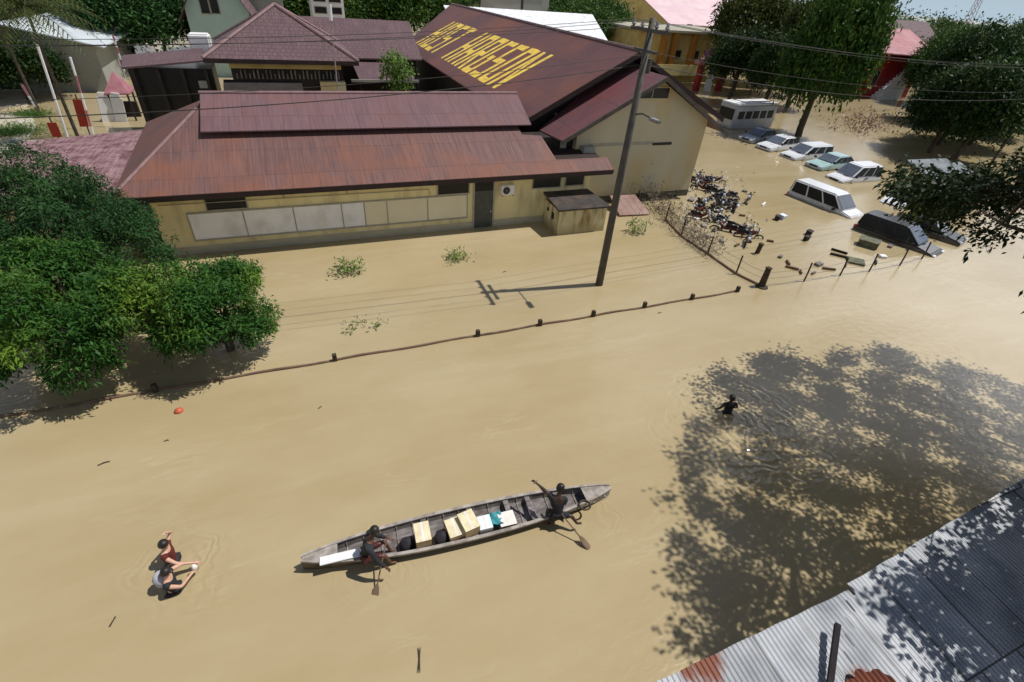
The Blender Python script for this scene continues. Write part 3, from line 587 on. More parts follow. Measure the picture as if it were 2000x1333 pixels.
for p in fp+fq:
    t = p+Vector((.12, .1, 1.05)); q = MB(); q.tube([p-Vector((0, 0, .8)), p+Vector((0, 0, .5)), t], .045, 6); q.build('post', M['postdark'], WF); pp.append((p, t))
def wire(ps, z):
    q = MB(); pts = []
    for a, b in zip(ps[:-1], ps[1:]):
        for k in range(6): t = k/6; pts.append(a.lerp(b, t)+Vector((0, 0, z-.08*4*t*(1-t))))
    q.tube(pts+[ps[-1]+Vector((0, 0, z))], .008, 4); return q
cpv = Vector((21.05, 15.65, 0))
for z in (.15, .5, .85):
    wire([cpv]+fp, z).build('wire', M['wire'], WF); wire([cpv]+fq, z).build('wire', M['wire'], WF)
q = MB(); q.tube([cpv+Vector((0, 0, .02))]+[p+Vector((0, 0, .02)) for p in fp[:4]], .09, 6); q.build('plinth', M['rail'], WF)
# ============================================================ NEAR CORRUGATED ROOF
zR = 5.0
e0 = at(1270, 1333, zR); e1 = at(1652, 1155, zR); e2 = at(2000, 935, zR)
RUST = [tuple(at(1375, 1298, zR-.05))+(.27,), tuple(at(1335, 1308, zR-.05))+(.15,), tuple(at(1690, 1345, zR-.1))+(.2,)]
M['zinc'] = tinweave()
NR = thing('tin_roof_shed', (6, -1, 0), 'corrugated zinc roofed shed in the near right corner half in leaf shade', 'shed')
def corr(x0, x1, y0f, yback, z0f, dz, pitch=.076, amp=.0075, lift=0.):
    n = int((x1-x0)/pitch*8); rows = 40; V = []; Fc = []
    for i in range(n+1):
        x = x0+(x1-x0)*i/n; yy = y0f(x); c = math.sin(2*math.pi*x/pitch)*amp
        for j in range(rows+1):
            t = j/rows; V.append((x, yy+(yback-yy)*t, z0f+dz*t+c+lift+.006*math.sin(x*3+j)))
    for i in range(n):
        for j in range(rows):
            a = i*(rows+1)+j; Fc.append((a, a+1, a+rows+2, a+rows+1))
    m = MB(); m.add(V, Fc); return m
yl = e1.y
def yf1(x): return yl+.004*math.sin(x*9)
def yf2(x): return yl+.06+max(0, x-e1.x)*(e2.y-yl-.06)/(e2.x-e1.x)*1.0+.006*math.sin(x*7)
corr(e0.x-2.5, e1.x+.06, yf1, -5, zR, -.55).build('left_roof_sheet', M['zinc'], NR, smooth=True)
rs_ = corr(e1.x-1.3, e2.x+5, yf2, -5, zR, -.6, lift=.022); eb = at(1650, 1333, zR)
def left_of(v): return v[0] < e1.x+(eb.x-e1.x)*(yl-v[1])/(yl-eb.y) or v[0] < e1.x-1.25
rs_.f = [f for f in rs_.f if not any(left_of(rs_.v[i]) for i in f)]; rs_.m = [0]*len(rs_.f)
used = sorted({i for f in rs_.f for i in f}); mp_ = {o: n for n, o in enumerate(used)}; rs_.v = [rs_.v[i] for i in used]; rs_.f = [tuple(mp_[i] for i in f) for f in rs_.f]
rs_.build('right_roof_sheet', M['zinc'], NR, smooth=True)
q = MB(); q.box(e0.x-2.4, e2.x+4.8, -5, yl-.25, -1, zR-.62); q.box(e0.x-2.4, e2.x+4.8, yl-.2, yl-.12, zR-.2, zR-.06); q.build('wall', M['greywall'], NR)
a = at(1618, 1345, zR+.02); b = at(1634, 1222, zR+.16); dd_ = b-a; q = MB()
sd_ = dd_.cross(Vector((0, 0, 1))).normalized()*.035; u2 = Vector((0, 0, .06))
q.add([a-sd_, a+sd_, a+sd_+u2, a-sd_+u2, b-sd_, b+sd_, b+sd_+u2, b-sd_+u2], [(0, 1, 2, 3), (7, 6, 5, 4), (0, 4, 5, 1), (1, 5, 6, 2), (2, 6, 7, 3), (3, 7, 4, 0)])
q.build('iron_bar', mat('dark_iron', (.035, .03, .032), (.02, .018, .02), 5, .9, spec=.1), NR)
a = at(1690, 1342, zR+.03); q = MB(); n_ = 26; V = []; Fc = []
for i in range(n_*4+1):
    x = a.x-.42+.84*i/(n_*4); c = math.sin(2*math.pi*x/.076)*.012
    for j in range(3): V.append((x, a.y+.16-.5*j-1.1*(x-a.x)**2+.03*math.sin(x*25), zR+.075+c-.03*j))
for i in range(n_*4):
    for j in range(2): k = i*3+j; Fc.append((k, k+1, k+4, k+3))
q.add(V, Fc); q.build('rusty_patch', mat('rust_sheet', (.17, .045, .02), (.09, .025, .015), 4, .8), NR)
# ============================================================ TREES NEAR LEFT (mango)
MG = 'mango trees standing in the flood at left'
def mango(name, c, r, n, seed, lm, label, tintp=.4, blobs=None, L=.26, k=9, sq=.8):
    T = thing(name, (c[0], c[1], 0), label, 'tree', MG)
    bl = blobs or sub_blobs(c, r, 30, seed, (.17, .30), sq)
    C, D = blobpts(bl, n, seed, .3, zmin=.05)
    rg = np.random.RandomState(seed); cl = np.sin(C[:, 0]*1.9+seed)+np.sin(C[:, 1]*2.3)+np.sin(C[:, 2]*2.9)+rg.normal(size=len(C))*.5
    tint = np.clip((cl-.6+tintp*3)*.24, 0, 1)
    leaves('crown', C, D, 27, L*.74, L*.23, lm, T, seed, tint, spread=.3, droop=.4)
    lim = [C[i] for i in np.random.RandomState(seed).choice(len(C), 12)]
    trunk_mb((c[0], c[1], -1), (c[0], c[1], c[2]), .2, .1, [Vector(p)*.9+Vector(c)*.1 for p in lim], seed).build('trunk', M['bark'], T, smooth=True)
    return T
cA = at(408, 598, 2.1)
mango('mango_tree', (cA.x, cA.y, 2.0), 2.05, 820, 11, LM['mango'], 'rounded mango tree standing alone in the water right of the others', .28, sq=1.08)
cB = at(105, 590, 2.7)
mango('mango_tree', (cB.x, cB.y, 2.3), 2.75, 1250, 12, LM['mango'], 'big bright green mango tree at the left edge in front', .42, k=12, sq=.95)
cC = at(110, 415, 3.6); cC2 = at(235, 480, 3.2)
bl = sub_blobs((cC.x, cC.y, 3.3), 2.9, 30, 13, (.15, .27))+[(cC2.x, cC2.y, 3.0, 1.5, .8), (at(20, 360, 4).x, at(20, 360, 4).y, 3.6, 2.2, .8), (at(275, 505, 2.6).x, at(275, 505, 2.6).y, 2.3, .9, .9)]
mango('mango_tree', (cC.x, cC.y, 3.3), 2.9, 1500, 13, LM['mango_dark'], 'darker mango tree behind, reaching the pink tiled roof', .1, blobs=bl, L=.24)
# ============================================================ SHADE TREE (right, over the water)
poly = [(1240, 770), (1290, 800), (1320, 810), (1285, 765), (1295, 700), (1335, 665), (1400, 690), (1440, 725), (1480, 700), (1530, 680), (1560, 690), (1600, 715), (1650, 690), (1720, 680), (1770, 690), (1800, 720), (1900, 715), (1990, 760), (2150, 800), (2300, 900), (2400, 1150), (2200, 1500), (1800, 1500), (1560, 1330), (1370, 1275), (1295, 1215), (1335, 1150), (1320, 1080), (1350, 1010), (1270, 965), (1265, 930), (1340, 930), (1310, 890), (1280, 850), (1290, 810)]
def inpoly(x, y, P_):
    c = False; j = len(P_)-1
    for i in range(len(P_)):
        if (P_[i][1] > y) != (P_[j][1] > y) and x < (P_[j][0]-P_[i][0])*(y-P_[i][1])/(P_[j][1]-P_[i][1])+P_[i][0]: c = not c
        j = i
    return c
vis = [(1735, 352), (1790, 338), (1850, 350), (1900, 335), (1960, 330), (2010, 300), (2600, 250), (2600, 700), (2001, 548), (1960, 530), (1900, 480), (1850, 440), (1790, 400), (1745, 375)]
TB = Vector((25.5, 1.5, -1))
ST = thing('shade_tree', (TB.x, TB.y, 0), 'huge spreading shade tree at the right, dark leafy branches hanging into view', 'tree')
rg = np.random.RandomState(77); C = []
tries = 0
while len(C) < 2700 and tries < 400000:
    tries += 1
    g0 = np.array([rg.uniform(4.3, 27), rg.uniform(-3.5, 13.5)]); px, py = proj((g0[0], g0[1], 0))
    if g0[1] > 1.5 and g0[0] < 27:
        if not inpoly(px, py, poly): continue
        hole = math.sin(g0[0]*1.9+1)*math.sin(g0[1]*2.3)+.6*math.sin(g0[0]*4.1+g0[1]*3.3)
        if hole > .32+.3*math.sin(g0[0]*7)*math.sin(g0[1]*6): continue
    rr = math.hypot(g0[0]-20, g0[1]-3)/13
    for k in range(16):
        z = 6.3+rg.rand()*5.2*(1.05-.55*rr) if k < 3 else rg.uniform(4.6, 11.5)
        if g0[1] < 3 and z < 7: continue
        p = Vector((g0[0], g0[1], 0))+SH*z; q = proj(p)
        if -200 < q[0] < 2150 and -200 < q[1] < 1430 and (p-Vector((0, 0, H))).length < 17: continue
        if -60 < q[0] < 2060 and -60 < q[1] < 1400 and (p.y < 7.5 or (p-Vector((0, 0, H))).length < 19 or not inpoly(q[0], q[1], vis)): continue
        C.append(tuple(p)); break
NB_ = len(C)+520
while len(C) < NB_:
    gx, gy = rg.uniform(5.6, 13), rg.uniform(-3.5, 2.4); z = rg.uniform(7.2, 11); p = Vector((gx, gy, 0))+SH*z
    if proj((gx, gy, 0))[0] < 1640 and gy > 1.4: continue
    if math.sin(gx*2.1)*math.sin(gy*2.6+1) > .6: continue
    C.append(tuple(p))
C = np.array(C)
print('shade clumps', len(C), tries)
D = C-np.array([TB.x, TB.y, 6.]); D /= np.linalg.norm(D, axis=1)[:, None]
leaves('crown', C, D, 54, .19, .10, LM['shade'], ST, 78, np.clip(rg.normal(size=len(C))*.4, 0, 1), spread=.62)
q = MB(); rr = random.Random(9); tr_ = [TB, Vector((25.3, 1.7, 2)), Vector((25.2, 2, 4.6))]
q.tube(tr_, [.55, .42, .36], 12)
hubs = []
for k in range(8):
    a = 2*math.pi*k/8+.2; e = Vector((20.5+math.cos(a)*5.5, 4.0+math.sin(a)*4, 8.3+rr.uniform(-.6, .8)))
    q.tube([tr_[2], tr_[2].lerp(e, .3)+Vector((rr.uniform(-.5, .5), rr.uniform(-.5, .5), .7)), tr_[2].lerp(e, .65)+Vector((rr.uniform(-.6, .6), rr.uniform(-.6, .6), .4)), e], [.15, .10, .07, .04], 8); hubs.append(e)
for i in rg.choice(len(C), 110, replace=False):
    e = Vector(C[i]); h = min(hubs, key=lambda h_: (h_-e).length)
    if not all(-60 > pr_[0] or pr_[0] > 2060 or pr_[1] > 1390 or pr_[1] < -50 or inpoly(pr_[0], pr_[1], vis) for pr_ in (proj(h.lerp(e, t)) for t in (.2, .4, .6, .8, 1))): continue
    q.tube([h, h.lerp(e, .5)+Vector((rr.uniform(-.2, .2), rr.uniform(-.2, .2), .25)), e], [.035, .022, .01], 5)
q.build('trunk', M['bark'], ST, smooth=True)
# ============================================================ LEFT LOW ROOF
LR = thing('side_building', (-11.3, 33, 0), 'low building with patchy pink tiled roof behind the dark mango tree', 'building')
q = MB(); q.slab([(-15.2, 26.5, 2.75), (-8.2, 26.5, 2.9), (-8.95, 38.6, 2.85), (-15.0, 38.0, 2.45)], .12); q.build('roof', M['pink_tile'], LR)
q = MB(); q.box(-14.7, -8.5, 27, 37.6, -1, 2.35); q.build('wall', M['cream'], LR)
q = MB(); q.box(-15.1, -8.9, 38.3, 38.44, 2.15, 2.42); q.build('fascia', M['trim'], LR)
zs = MB(); c = at(262, 405, 1.9); V = []
for i in range(40): V += [(c.x-.9+i*.045, c.y-.3, 1.9+.03*math.sin(i*1.6)), (c.x-.9+i*.045, c.y+1.1, 2.1+.03*math.sin(i*1.6))]
zs.add(V, [(2*i, 2*i+2, 2*i+3, 2*i+1) for i in range(39)])
AWN = thing('awning', (c.x, c.y, 0), 'small blue grey zinc awning tucked under the red roof corner', 'awning')
zs.build('sheet', mat('blue_zinc', (.22, .26, .34), (.14, .17, .24), 4, .5, .3), AWN)
q = MB(); q.tube([(c.x-.8, c.y-.2, -1), (c.x-.8, c.y-.2, 1.85)], .04, 6); q.tube([(c.x+.8, c.y-.2, -1), (c.x+.8, c.y-.2, 1.85)], .04, 6); q.build('post', M['darkwood_shade'], AWN)
# ============================================================ BACKGROUND BUILDINGS
def gable(name, label, x0, x1, y0, y1, ze, zr, axis, wm, rm, ov=.5, wins=(), t=.12, cat='house', group=None, doors=()):
    T = thing(name, ((x0+x1)/2, (y0+y1)/2, 0), label, cat, group)
    q = MB(); q.box(x0, x1, y0, y1, -1, ze)
    if axis == 'x':
        ym = (y0+y1)/2; q.add([(x0, y0, ze), (x0, y1, ze), (x0, ym, zr-.1), (x1, y0, ze), (x1, y1, ze), (x1, ym, zr-.1)], [(0, 2, 1), (3, 4, 5), (0, 3, 5, 2), (1, 2, 5, 4)])
        s = (zr-ze)/((y1-y0)/2); zo = ze-s*ov
        rf = MB(); rf.slab([(x0-ov, y0-ov, zo), (x1+ov, y0-ov, zo), (x1+ov, ym, zr), (x0-ov, ym, zr)], t); rf.slab([(x0-ov, ym, zr), (x1+ov, ym, zr), (x1+ov, y1+ov, zo), (x0-ov, y1+ov, zo)], t)
    else:
        xm = (x0+x1)/2; q.add([(x0, y0, ze), (x1, y0, ze), (xm, y0, zr-.1), (x0, y1, ze), (x1, y1, ze), (xm, y1, zr-.1)], [(0, 1, 2), (3, 5, 4), (0, 2, 5, 3), (1, 4, 5, 2)])
        s = (zr-ze)/((x1-x0)/2); zo = ze-s*ov
        rf = MB(); rf.slab([(x0-ov, y0-ov, zo), (xm, y0-ov, zr), (xm, y1+ov, zr), (x0-ov, y1+ov, zo)], t); rf.slab([(xm, y0-ov, zr), (x1+ov, y0-ov, zo), (x1+ov, y1+ov, zo), (xm, y1+ov, zr)], t)
    q.build('wall', M[wm], T); rf.build('roof', M[rm], T)
    for (a, b, c, d) in wins: window_part(T, 'window', a, b, c, d, y0, frame=.1, pm='dark')
    for (a, b, c, d) in doors: q = MB(); q.box(a, b, y0-.04, y0+.02, c, d); q.build('door', M['dark'], T)
    return T
# hipped house, purple tiles
HH = thing('hip_roof_house', (0, 51, 0), 'cream house under a pyramid of purple brown tiles behind the rusty roof', 'house')
ex0, ex1, ey0, zz, ap = -5.55, 5.4, 46., 5.85, Vector((-.1, 51.5, 9.0)); ey1 = 57
q = MB(); q.slab([(ex0, ey0, zz), (ex1, ey0, zz), ap], .15); q.slab([(ex1, ey1, zz), (ex0, ey1, zz), ap], .15); q.build('roof', M['tile'], HH)
q = MB(); q.slab([(ex0, ey1, zz), (ex0, ey0, zz), ap], .15); q.slab([(ex1, ey0, zz), (ex1, ey1, zz), ap], .15); q.build('side_roof', M['tile_y'], HH)
q = MB()
for e in ((ex0, ey0), (ex1, ey0), (ex1, ey1), (ex0, ey1)): q.tube([(e[0], e[1], zz+.03), ap+Vector((0, 0, .05))], .13, 6)
q.build('hip_cap', M['ridge'], HH)
q = MB(); q.box(ex0, ex1, ey0-.05, ey0, zz-.3, zz-.01); q.build('fascia', M['fascia'], HH)
q = MB(); q.box(-4, 4.2, 47.4, 56, -1, 5.5); q.build('wall', M['darkwood_shade'], HH)
q = MB(); q.box(-4.05, 4.1, 47.3, 47.39, 5.05, 5.5); q.build('beam', M['yellow'], HH)
q = MB()
for i in range(26): x = -3.7+i*.3; q.box(x, x+.09, 47.28, 47.38, 4.35, 4.95-.25*(i % 3 == 0))
q.build('baluster_row', mat('grey_balusters', (.22, .22, .2), (.1, .1, .09), 2, .8), HH)
q = MB(); q.box(2.3, 4.25, 46.6, 47.28, -1, 4.25); q.build('front_wall', M['cream_pale'], HH)
q = MB(); q.slab([(-4.6, 44.2, 3.75), (.9, 44.2, 3.75), (.9, 46.5, 4.4), (-4.6, 46.5, 4.4)], .1); q.build('porch_roof', M['darkwood_shade'], HH)
q = MB(); q.box(-4.6, .9, 44.12, 44.2, 3.6, 3.78); q.build('gutter', M['greywall'], HH)
q = MB()
for x in (-4.5, -2, .8): q.box(x-.08, x+.08, 44.3, 44.46, -1, 3.7)
q.build('porch_post', M['trim'], HH)
# wing to the right
WG_ = gable('tiled_wing', 'long purple tiled wing between hip roofed house and the lettered hall', 1.8, 11.9, 54.6, 65, 5.3, 7.75, 'x', 'darkwood_shade', 'tile', .5, cat='building')
VR = thing('verandah', (8.6, 52, 0), 'small pink tiled verandah with pale gutter left of the lettered hall', 'verandah')
q = MB(); q.slab([(5.7, 49.3, 4.0), (10.6, 49.3, 4.0), (10.6, 54, 4.75), (5.7, 54, 4.75)], .1); q.build('roof', M['tile'], VR)
q = MB(); q.box(5.0, 10.9, 49.15, 49.29, 3.85, 4.05); q.build('gutter', M['greywall'], VR)
for x in (5.8, 9.2, 10.6): q = MB(); q.box(x-.08, x+.08, 49.5, 49.66, -1, 3.9); q.build('post', M['darkwood_shade'], VR)
# corridor to the left of the hip house
CO = thing('covered_walkway', (-10, 50, 0), 'low tiled walkway roof over black shade left of hip roofed house', 'walkway')
a = aty(237, 132, 47); b = aty(400, 118, 47); a2 = aty(240, 108, 51); b2 = aty(395, 94, 51)
q = MB(); q.slab([a, b, b2, a2], .12); q.build('roof', M['tile'], CO)
q = MB(); q.box(a.x+.1, b.x+.2, 48.0, 50.8, -1, min(a.z, b.z)-.15); q.build('shade_fill', M['dark'], CO)  # black block added for the shade in the walkway's open side
q = MB()
for k in range(4): x = a.x+.5+(b.x-a.x-.7)*k/3; q.box(x-.1, x+.1, 47.3, 47.5, -1, a.z-.1)
q.build('post', M['darkwood_shade'], CO)
q = MB(); q.box(b.x-.9, b.x-.2, 47.6, 48.2, 3.6, 4.1); q.build('hanging_sign', M['greywall'], CO)
p = aty(392, 86, 52.0); q = MB(); q.box(p.x-.75, p.x+.75, 51.5, 53, p.z-.7, p.z+.7)
tag(q.build('water_tank', M['white'], bevel=.12), 'small white water tank on the walkway roof left of the hip roof', 'water tank')
# mint house
a = aty(385, 72, 75); b = aty(470, 20, 75)
MH = gable('mint_house', 'mint green gable house with two dark windows behind the tiled roofs', a.x-.5, b.x+.8, 75, 88, 7.0, 12.2, 'y', 'mint', 'tile_y', .9)
for px in (399, 417):
    p = aty(px, 8, 74.95); window_part(MH, 'window', p.x-.45, p.x+.45, p.z-.9, p.z+.9, 75, frame=.1, pm='dark')
RH = gable('tiled_cottage', 'brown tiled cottage roof right behind the mint green house', -9.5, 1., 88, 100, 9.2, 12.2, 'x', 'greywall', 'tile', .8)
# pale house at far left
a = aty(60, 150, 72); PH = gable('pale_house', 'grey walled house with pale zinc roof behind the flagpoles', -29, -17.0, 66, 80, 4.3, 5.6, 'y', 'greywall', 'pale_roof', 1.0, wins=((-21.6, -19.9, .8, 2.8), (-28, -23.6, .2, 3.4)))
gable('zinc_shack', 'dark open shack with light zinc roof at the top left corner', -47, -31, 74, 84, 4.0, 4.9, 'x', 'darkwood_shade', 'pale_roof', .8, cat='shack')
gable('red_roofed_shack', 'small house with faded red roof beyond the zinc shack', -40, -31, 96, 108, 5.2, 8.4, 'x', 'greywall', 'red_sheet', .8, cat='shack')
# white topped things beyond
def aim(px0, py0, px1, py1, y):
    a = aty(px0, py0, y); b = aty(px1, py1, y); return min(a.x, b.x), max(a.x, b.x), min(a.z, b.z), max(a.z, b.z)
a = aim(612, 34, 668, -20, 84); BW = thing('white_block', ((a[0]+a[1])/2, 87, 0), 'white building front with window slots above the tiled wing', 'building')
q = MB(); q.box(a[0], a[1], 84, 90, -1, a[3]); q.build('wall', M['white'], BW)
for k, (u, v) in enumerate(((.08, .15), (.55, .15), (.08, .55), (.55, .55))):
    z0 = a[2]+(a[3]-a[2])*v; x0 = a[0]+(a[1]-a[0])*u; window_part(BW, 'window', x0, x0+.36*(a[1]-a[0]), z0, z0+.22*(a[3]-a[2]), 84, frame=.08)
for px0, px1, lab in ((965, 1020, 'left half'), (1022, 1076, 'right half')):
    a = aim(px0, 22, px1, -30, 92); T = thing('beige_block', ((a[0]+a[1])/2, 95, 0), ('left' if px0 < 1000 else 'right')+' one of two plain grey beige blocks beyond the white roof', 'building', 'grey beige blocks beyond the white roof')
    q = MB(); q.box(a[0], a[1], 92, 99, -1, a[3]); q.build('wall', mat('beige_render', (.5, .49, .44), (.46, .45, .4), .2, .8), T)
    q = MB(); q.box(a[0]-.1, a[1]+.1, 91.8, 99.2, a[3], a[3]+.4); q.build('roof', M['greywall'], T)
# white roof right of the hall
WRf = thing('white_roofed_building', (40, 78, 0), 'building with bright patchy white metal roof behind the lettered hall', 'building')
pts = [at(1200, 90, 6.0), at(1150, 96, 6.0), at(880, -8, 7.5), at(905, 3, 8.), at(1160, 27, 8.2)]
P0 = at(1192, 88, 5.5); P1 = at(1164, 29, 8.5); P2 = at(930, 8, 8.5); P3 = at(1000, 60, 5.5)
q = MB(); q.slab([P0, Vector((P0.x+1.5, P1.y, P1.z)), Vector((P0.x-21.5, P1.y, P1.z)), Vector((P0.x-21.5, P0.y, P0.z))], .15); P3 = Vector((P0.x-21.5, P0.y, P0.z)); q.build('roof', M['white_sheet'], WRf)
q = MB(); q.box(P3.x+1, P0.x-1, P0.y+1, P0.y+3, -1, 5.2); q.build('wall', M['cream'], WRf)
# yellow office + big pink roof
a = aim(1290, 160, 1400, 88, 76); YO = thing('yellow_office', ((a[0]+a[1])/2, 80, 0), 'two storey yellow office with orange columns right of the pole top', 'office')
q = MB(); q.box(a[0]-6, a[1]+4, 76, 88, -1, a[3]+1.5); q.build('wall', M['yellow'], YO)
z1 = a[3]; dz = a[3]-a[2]
q = MB(); q.box(a[0]-6.5, a[1]+4.5, 74.6, 88.5, z1+1.5, z1+1.8); q.build('roof', M['trim'], YO)
q = MB(); q.box(a[0]-6, a[1]+1, 74.8, 76, a[2]+dz*.2, a[2]+dz*.48); q.build('balcony', mat('yellow_balcony', (.70, .60, .28), (.62, .52, .24), .6, .8), YO)
for k, u in enumerate((.12, .5, .78)):
    x0 = a[0]+(a[1]-a[0])*u; window_part(YO, 'window', x0, x0+1.6, a[2]+dz*.62, a[2]+dz*.82, 76, frame=.12, pm='dark')
for u in (-.18, 0.02, .42): x0 = a[0]+(a[1]-a[0])*u; q = MB(); q.box(x0, x0+.7, 74.9, 75.9, a[2]+dz*.48, z1+1.5); q.build('column', mat('orange_paint', (.42, .2, .04), (.34, .15, .03), 1, .7), YO)
PR = gable('pink_roofed_hall', 'very large pale pink roofed hall at the top edge behind yellow office', 84, 118, 112, 150, 6.5, 13., 'x', 'yellow', 'pink_sheet', 1., cat='hall')
for dxk in (0, 1):
    x0 = 88+dxk*7; q = MB(); q.box(x0, x0+1.3, 110.7, 111, 3.2, 6.3); q.build('banner', M['darkwood_shade'], PR)
# red gateway
a = at(1380, 178); GT = thing('red_gateway', (a.x, a.y, 0), 'small red and white gateway beside the yellow office', 'gateway')
for k, dx in enumerate((-2.2, 0, 2.2)): q = MB(); q.box(a.x+dx-.35, a.x+dx+.35, a.y-.4, a.y+.4, -1, 3.6); q.build('pillar', M['red_paint'] if k != 1 else M['white'], GT)
q = MB(); q.box(a.x-3.2, a.x+3.2, a.y-.6, a.y+.6, 3.6, 4.1); q.build('lintel', M['pinkred'], GT)
q = MB(); q.slab([(a.x-3.6, a.y-1, 4.4), (a.x+3.6, a.y-1, 4.4), (a.x+2, a.y, 5.6), (a.x-2, a.y, 5.6)], .15); q.build('roof', M['pinkred'], GT)
# red building with white stair
a = aty(1690, 175, 62); RB = thing('red_building', (a.x+5, 66, 0), 'dark red building with rosy sheet roof and white stair among the trees', 'building')
x0 = a.x; q = MB(); q.box(x0, x0+11, 62, 72, -1, 6.5); q.build('wall', M['red_paint'], RB)
q = MB(); q.slab([(x0-1.5, 60.5, 6.7), (x0+13, 60.5, 6.3), (x0+13, 68, 9.6), (x0-.5, 68, 9.9)], .15); q.build('roof', M['red_sheet'], RB)
q = MB()
for k in range(10): q.box(x0+2+k*.55, x0+2.6+k*.55, 60.6, 61.9, -1+.0, .6+k*.42)
q.build('stair', M['white'], RB)
q = MB(); q.tube([(x0+2, 60.5, 1.6), (x0+8, 60.5, 6.0)], .12, 6); q.build('handrail', M['white'], RB)
window_part(RB, 'window', x0+.6, x0+1.8, 2, 4, 62, pm='dark'); window_part(RB, 'window', x0+8.5, x0+10, 3, 4.6, 62, pm='dark')
gable('brown_hill_house', 'tiny brown roofed house high among trees at upper right', 128, 142, 88, 98, 7.0, 10.5, 'x', 'cream_pale', 'tile', 1.)
gable('long_tan_shed', 'tan walled shed with brown roof glimpsed beyond the far trees', 92, 112, 84, 92, 4.0, 6.5, 'x', 'cream_pale', 'roof_up', 1., cat='shed')
# ============================================================ FLAGPOLES, BANNERS, KIOSK at left
def pole_px(name, label, cat, b, t, y, r, bands, group=None, ext=True):
    p0 = aty(b[0], b[1], y); p1 = aty(t[0], t[1], y); d = p1-p0; p0 = p0-d.normalized()*(p0.z+1)/max(.2, d.normalized().z)*ext; d = p1-p0
    T = thing(name, (p0.x, p0.y, -1), label, cat, group)
    for m_, segs in bands:
        q = MB()
        for u0, u1 in segs: q = MB(); q.tube([p0+d*u0, p0+d*u1], r, 7); q.build({'pinkred': 'red_band'}.get(m_, 'white_band' if len(segs) > 1 else 'shaft'), M[m_], T)
    return T
pole_px('flagpole', 'plain white flagpole leaning among red striped poles', 'flagpole', (132, 268), (73, 88), 42.5, .07, [('white', [(0, 1)])])
SP = 'red and white striped poles behind the pink tiled roof'
alt = lambda n, o: [(k/n, (k+1)/n) for k in range(n) if k % 2 == o]
pole_px('striped_pole', 'striped pole directly right of the two orange red panels', 'pole', (182, 262), (137, 112), 43, .07, [('white', alt(7, 0)), ('pinkred', alt(7, 1))], SP)
pole_px('striped_pole', 'short striped pole whose faded top ends left of the kiosk roof', 'pole', (200, 160), (170, 112), 68, .12, [('white', alt(5, 0)), ('pinkred', alt(5, 1))], SP)
pole_px('striped_pole', 'thin striped pole rising from the pink kiosk roof', 'pole', (243, 140), (220, 68), 51.3, .07, [('white', alt(6, 0)), ('pinkred', alt(6, 1))], SP, ext=False)
pole_px('striped_pole', 'leftmost pink and white striped pole near the pale road', 'pole', (68, 205), (43, 165), 56, .13, [('white', alt(4, 0)), ('pinkred', alt(4, 1))], SP)
for lab, b, t, y, wd in (('tall rust red banner panel left of the striped pole', (165, 248), (150, 195), 43.5, .5), ('dark red banner panel near the white flagpole base', (112, 268), (100, 240), 42.2, .5)):
    p0 = aty(*b, y); p1 = aty(*t, y); T = thing('banner', (p0.x, y, 0), lab, 'banner', 'red banners on stakes')
    q = MB(); q.add([p0+Vector((-wd/2, 0, 0)), p0+Vector((wd/2, 0, 0)), p1+Vector((wd/2, 0, 0)), p1+Vector((-wd/2, 0, 0)), p0+Vector((-wd/2, .05, 0)), p0+Vector((wd/2, .05, 0)), p1+Vector((wd/2, .05, 0)), p1+Vector((-wd/2, .05, 0))], [(0, 1, 2, 3), (7, 6, 5, 4), (0, 4, 5, 1), (1, 5, 6, 2), (2, 6, 7, 3), (3, 7, 4, 0)]); q.build('cloth', mat('rust_red_cloth', (.30, .03, .012), (.22, .02, .01), 3, .8), T)
    q = MB(); q.tube([(p0.x, y+.08, -1), p1+Vector((0, .08, .3))], .04, 6); q.build('stake', M['darkwood_shade'], T)
c = at(228, 232); KI = thing('kiosk', (c.x, c.y, 0), 'tiny guard kiosk with faded pink pyramid roof by the flood channel', 'kiosk')
zk = aty(205, 178, c.y).z; xk0 = aty(203, 178, c.y-.8).x; xk1 = aty(250, 172, c.y-.8).x; zt_ = zk+1.5
q = MB(); apx = Vector(((xk0+xk1)/2, c.y, zt_))
cs = [(xk0, c.y-1.1, zk), (xk1, c.y-1.1, zk), (xk1, c.y+1.1, zk), (xk0, c.y+1.1, zk)]
for i in range(4): q.slab([cs[i], cs[(i+1) % 4], apx], .1)
q.build('roof', M['pinkred'], KI)
for x in (xk0+.2, xk1-.2):
    for y in (c.y-.9, c.y+.9): q = MB(); q.box(x-.06, x+.06, y-.06, y+.06, -1, zk); q.build('post', M['darkwood_shade'], KI)
q = MB(); q.box(xk0+.1, xk1-.1, c.y+.5, c.y+.9, -1, 1.2); q.build('counter', M['darkwood_shade'], KI)
for px, lab in ((213, 'left one of two white boards standing below the pink kiosk roof'), (238, 'right one of two white boards standing below the pink kiosk roof')):
    p = at(px, 238); q = MB(); Tm = Matrix.Translation(p) @ Matrix.Rotation(.25 if px < 220 else -.2, 4, 'Z') @ Matrix.Rotation(.12, 4, 'Y'); q.box(-.45, .45, -.05, .05, -.6, 1.9, T=Tm); q.box(-.3, .3, -.07, .07, 1.9, 2.25, T=Tm)
    tag(q.build('signboard', M['white'], bevel=.03), lab, 'signboard', 'white boards by the kiosk')
# signal mast in front of the hip house
p0 = Vector((2.95, 41., 0)); MS = thing('flag_mast', (p0.x, p0.y, 0), 'slim pale mast in front of hip roofed house with white fitting on top', 'mast')
q = MB(); q.tube([(2.93, 41, -1), (3.33, 41, 9.9)], .045, 6); q.build('pole', M['boatrim'], MS)
q = MB(); q.tube([(3.28, 41, 8.9), (3.33, 41, 9.8)], .11, 8); q.build('fitting', M['white'], MS)
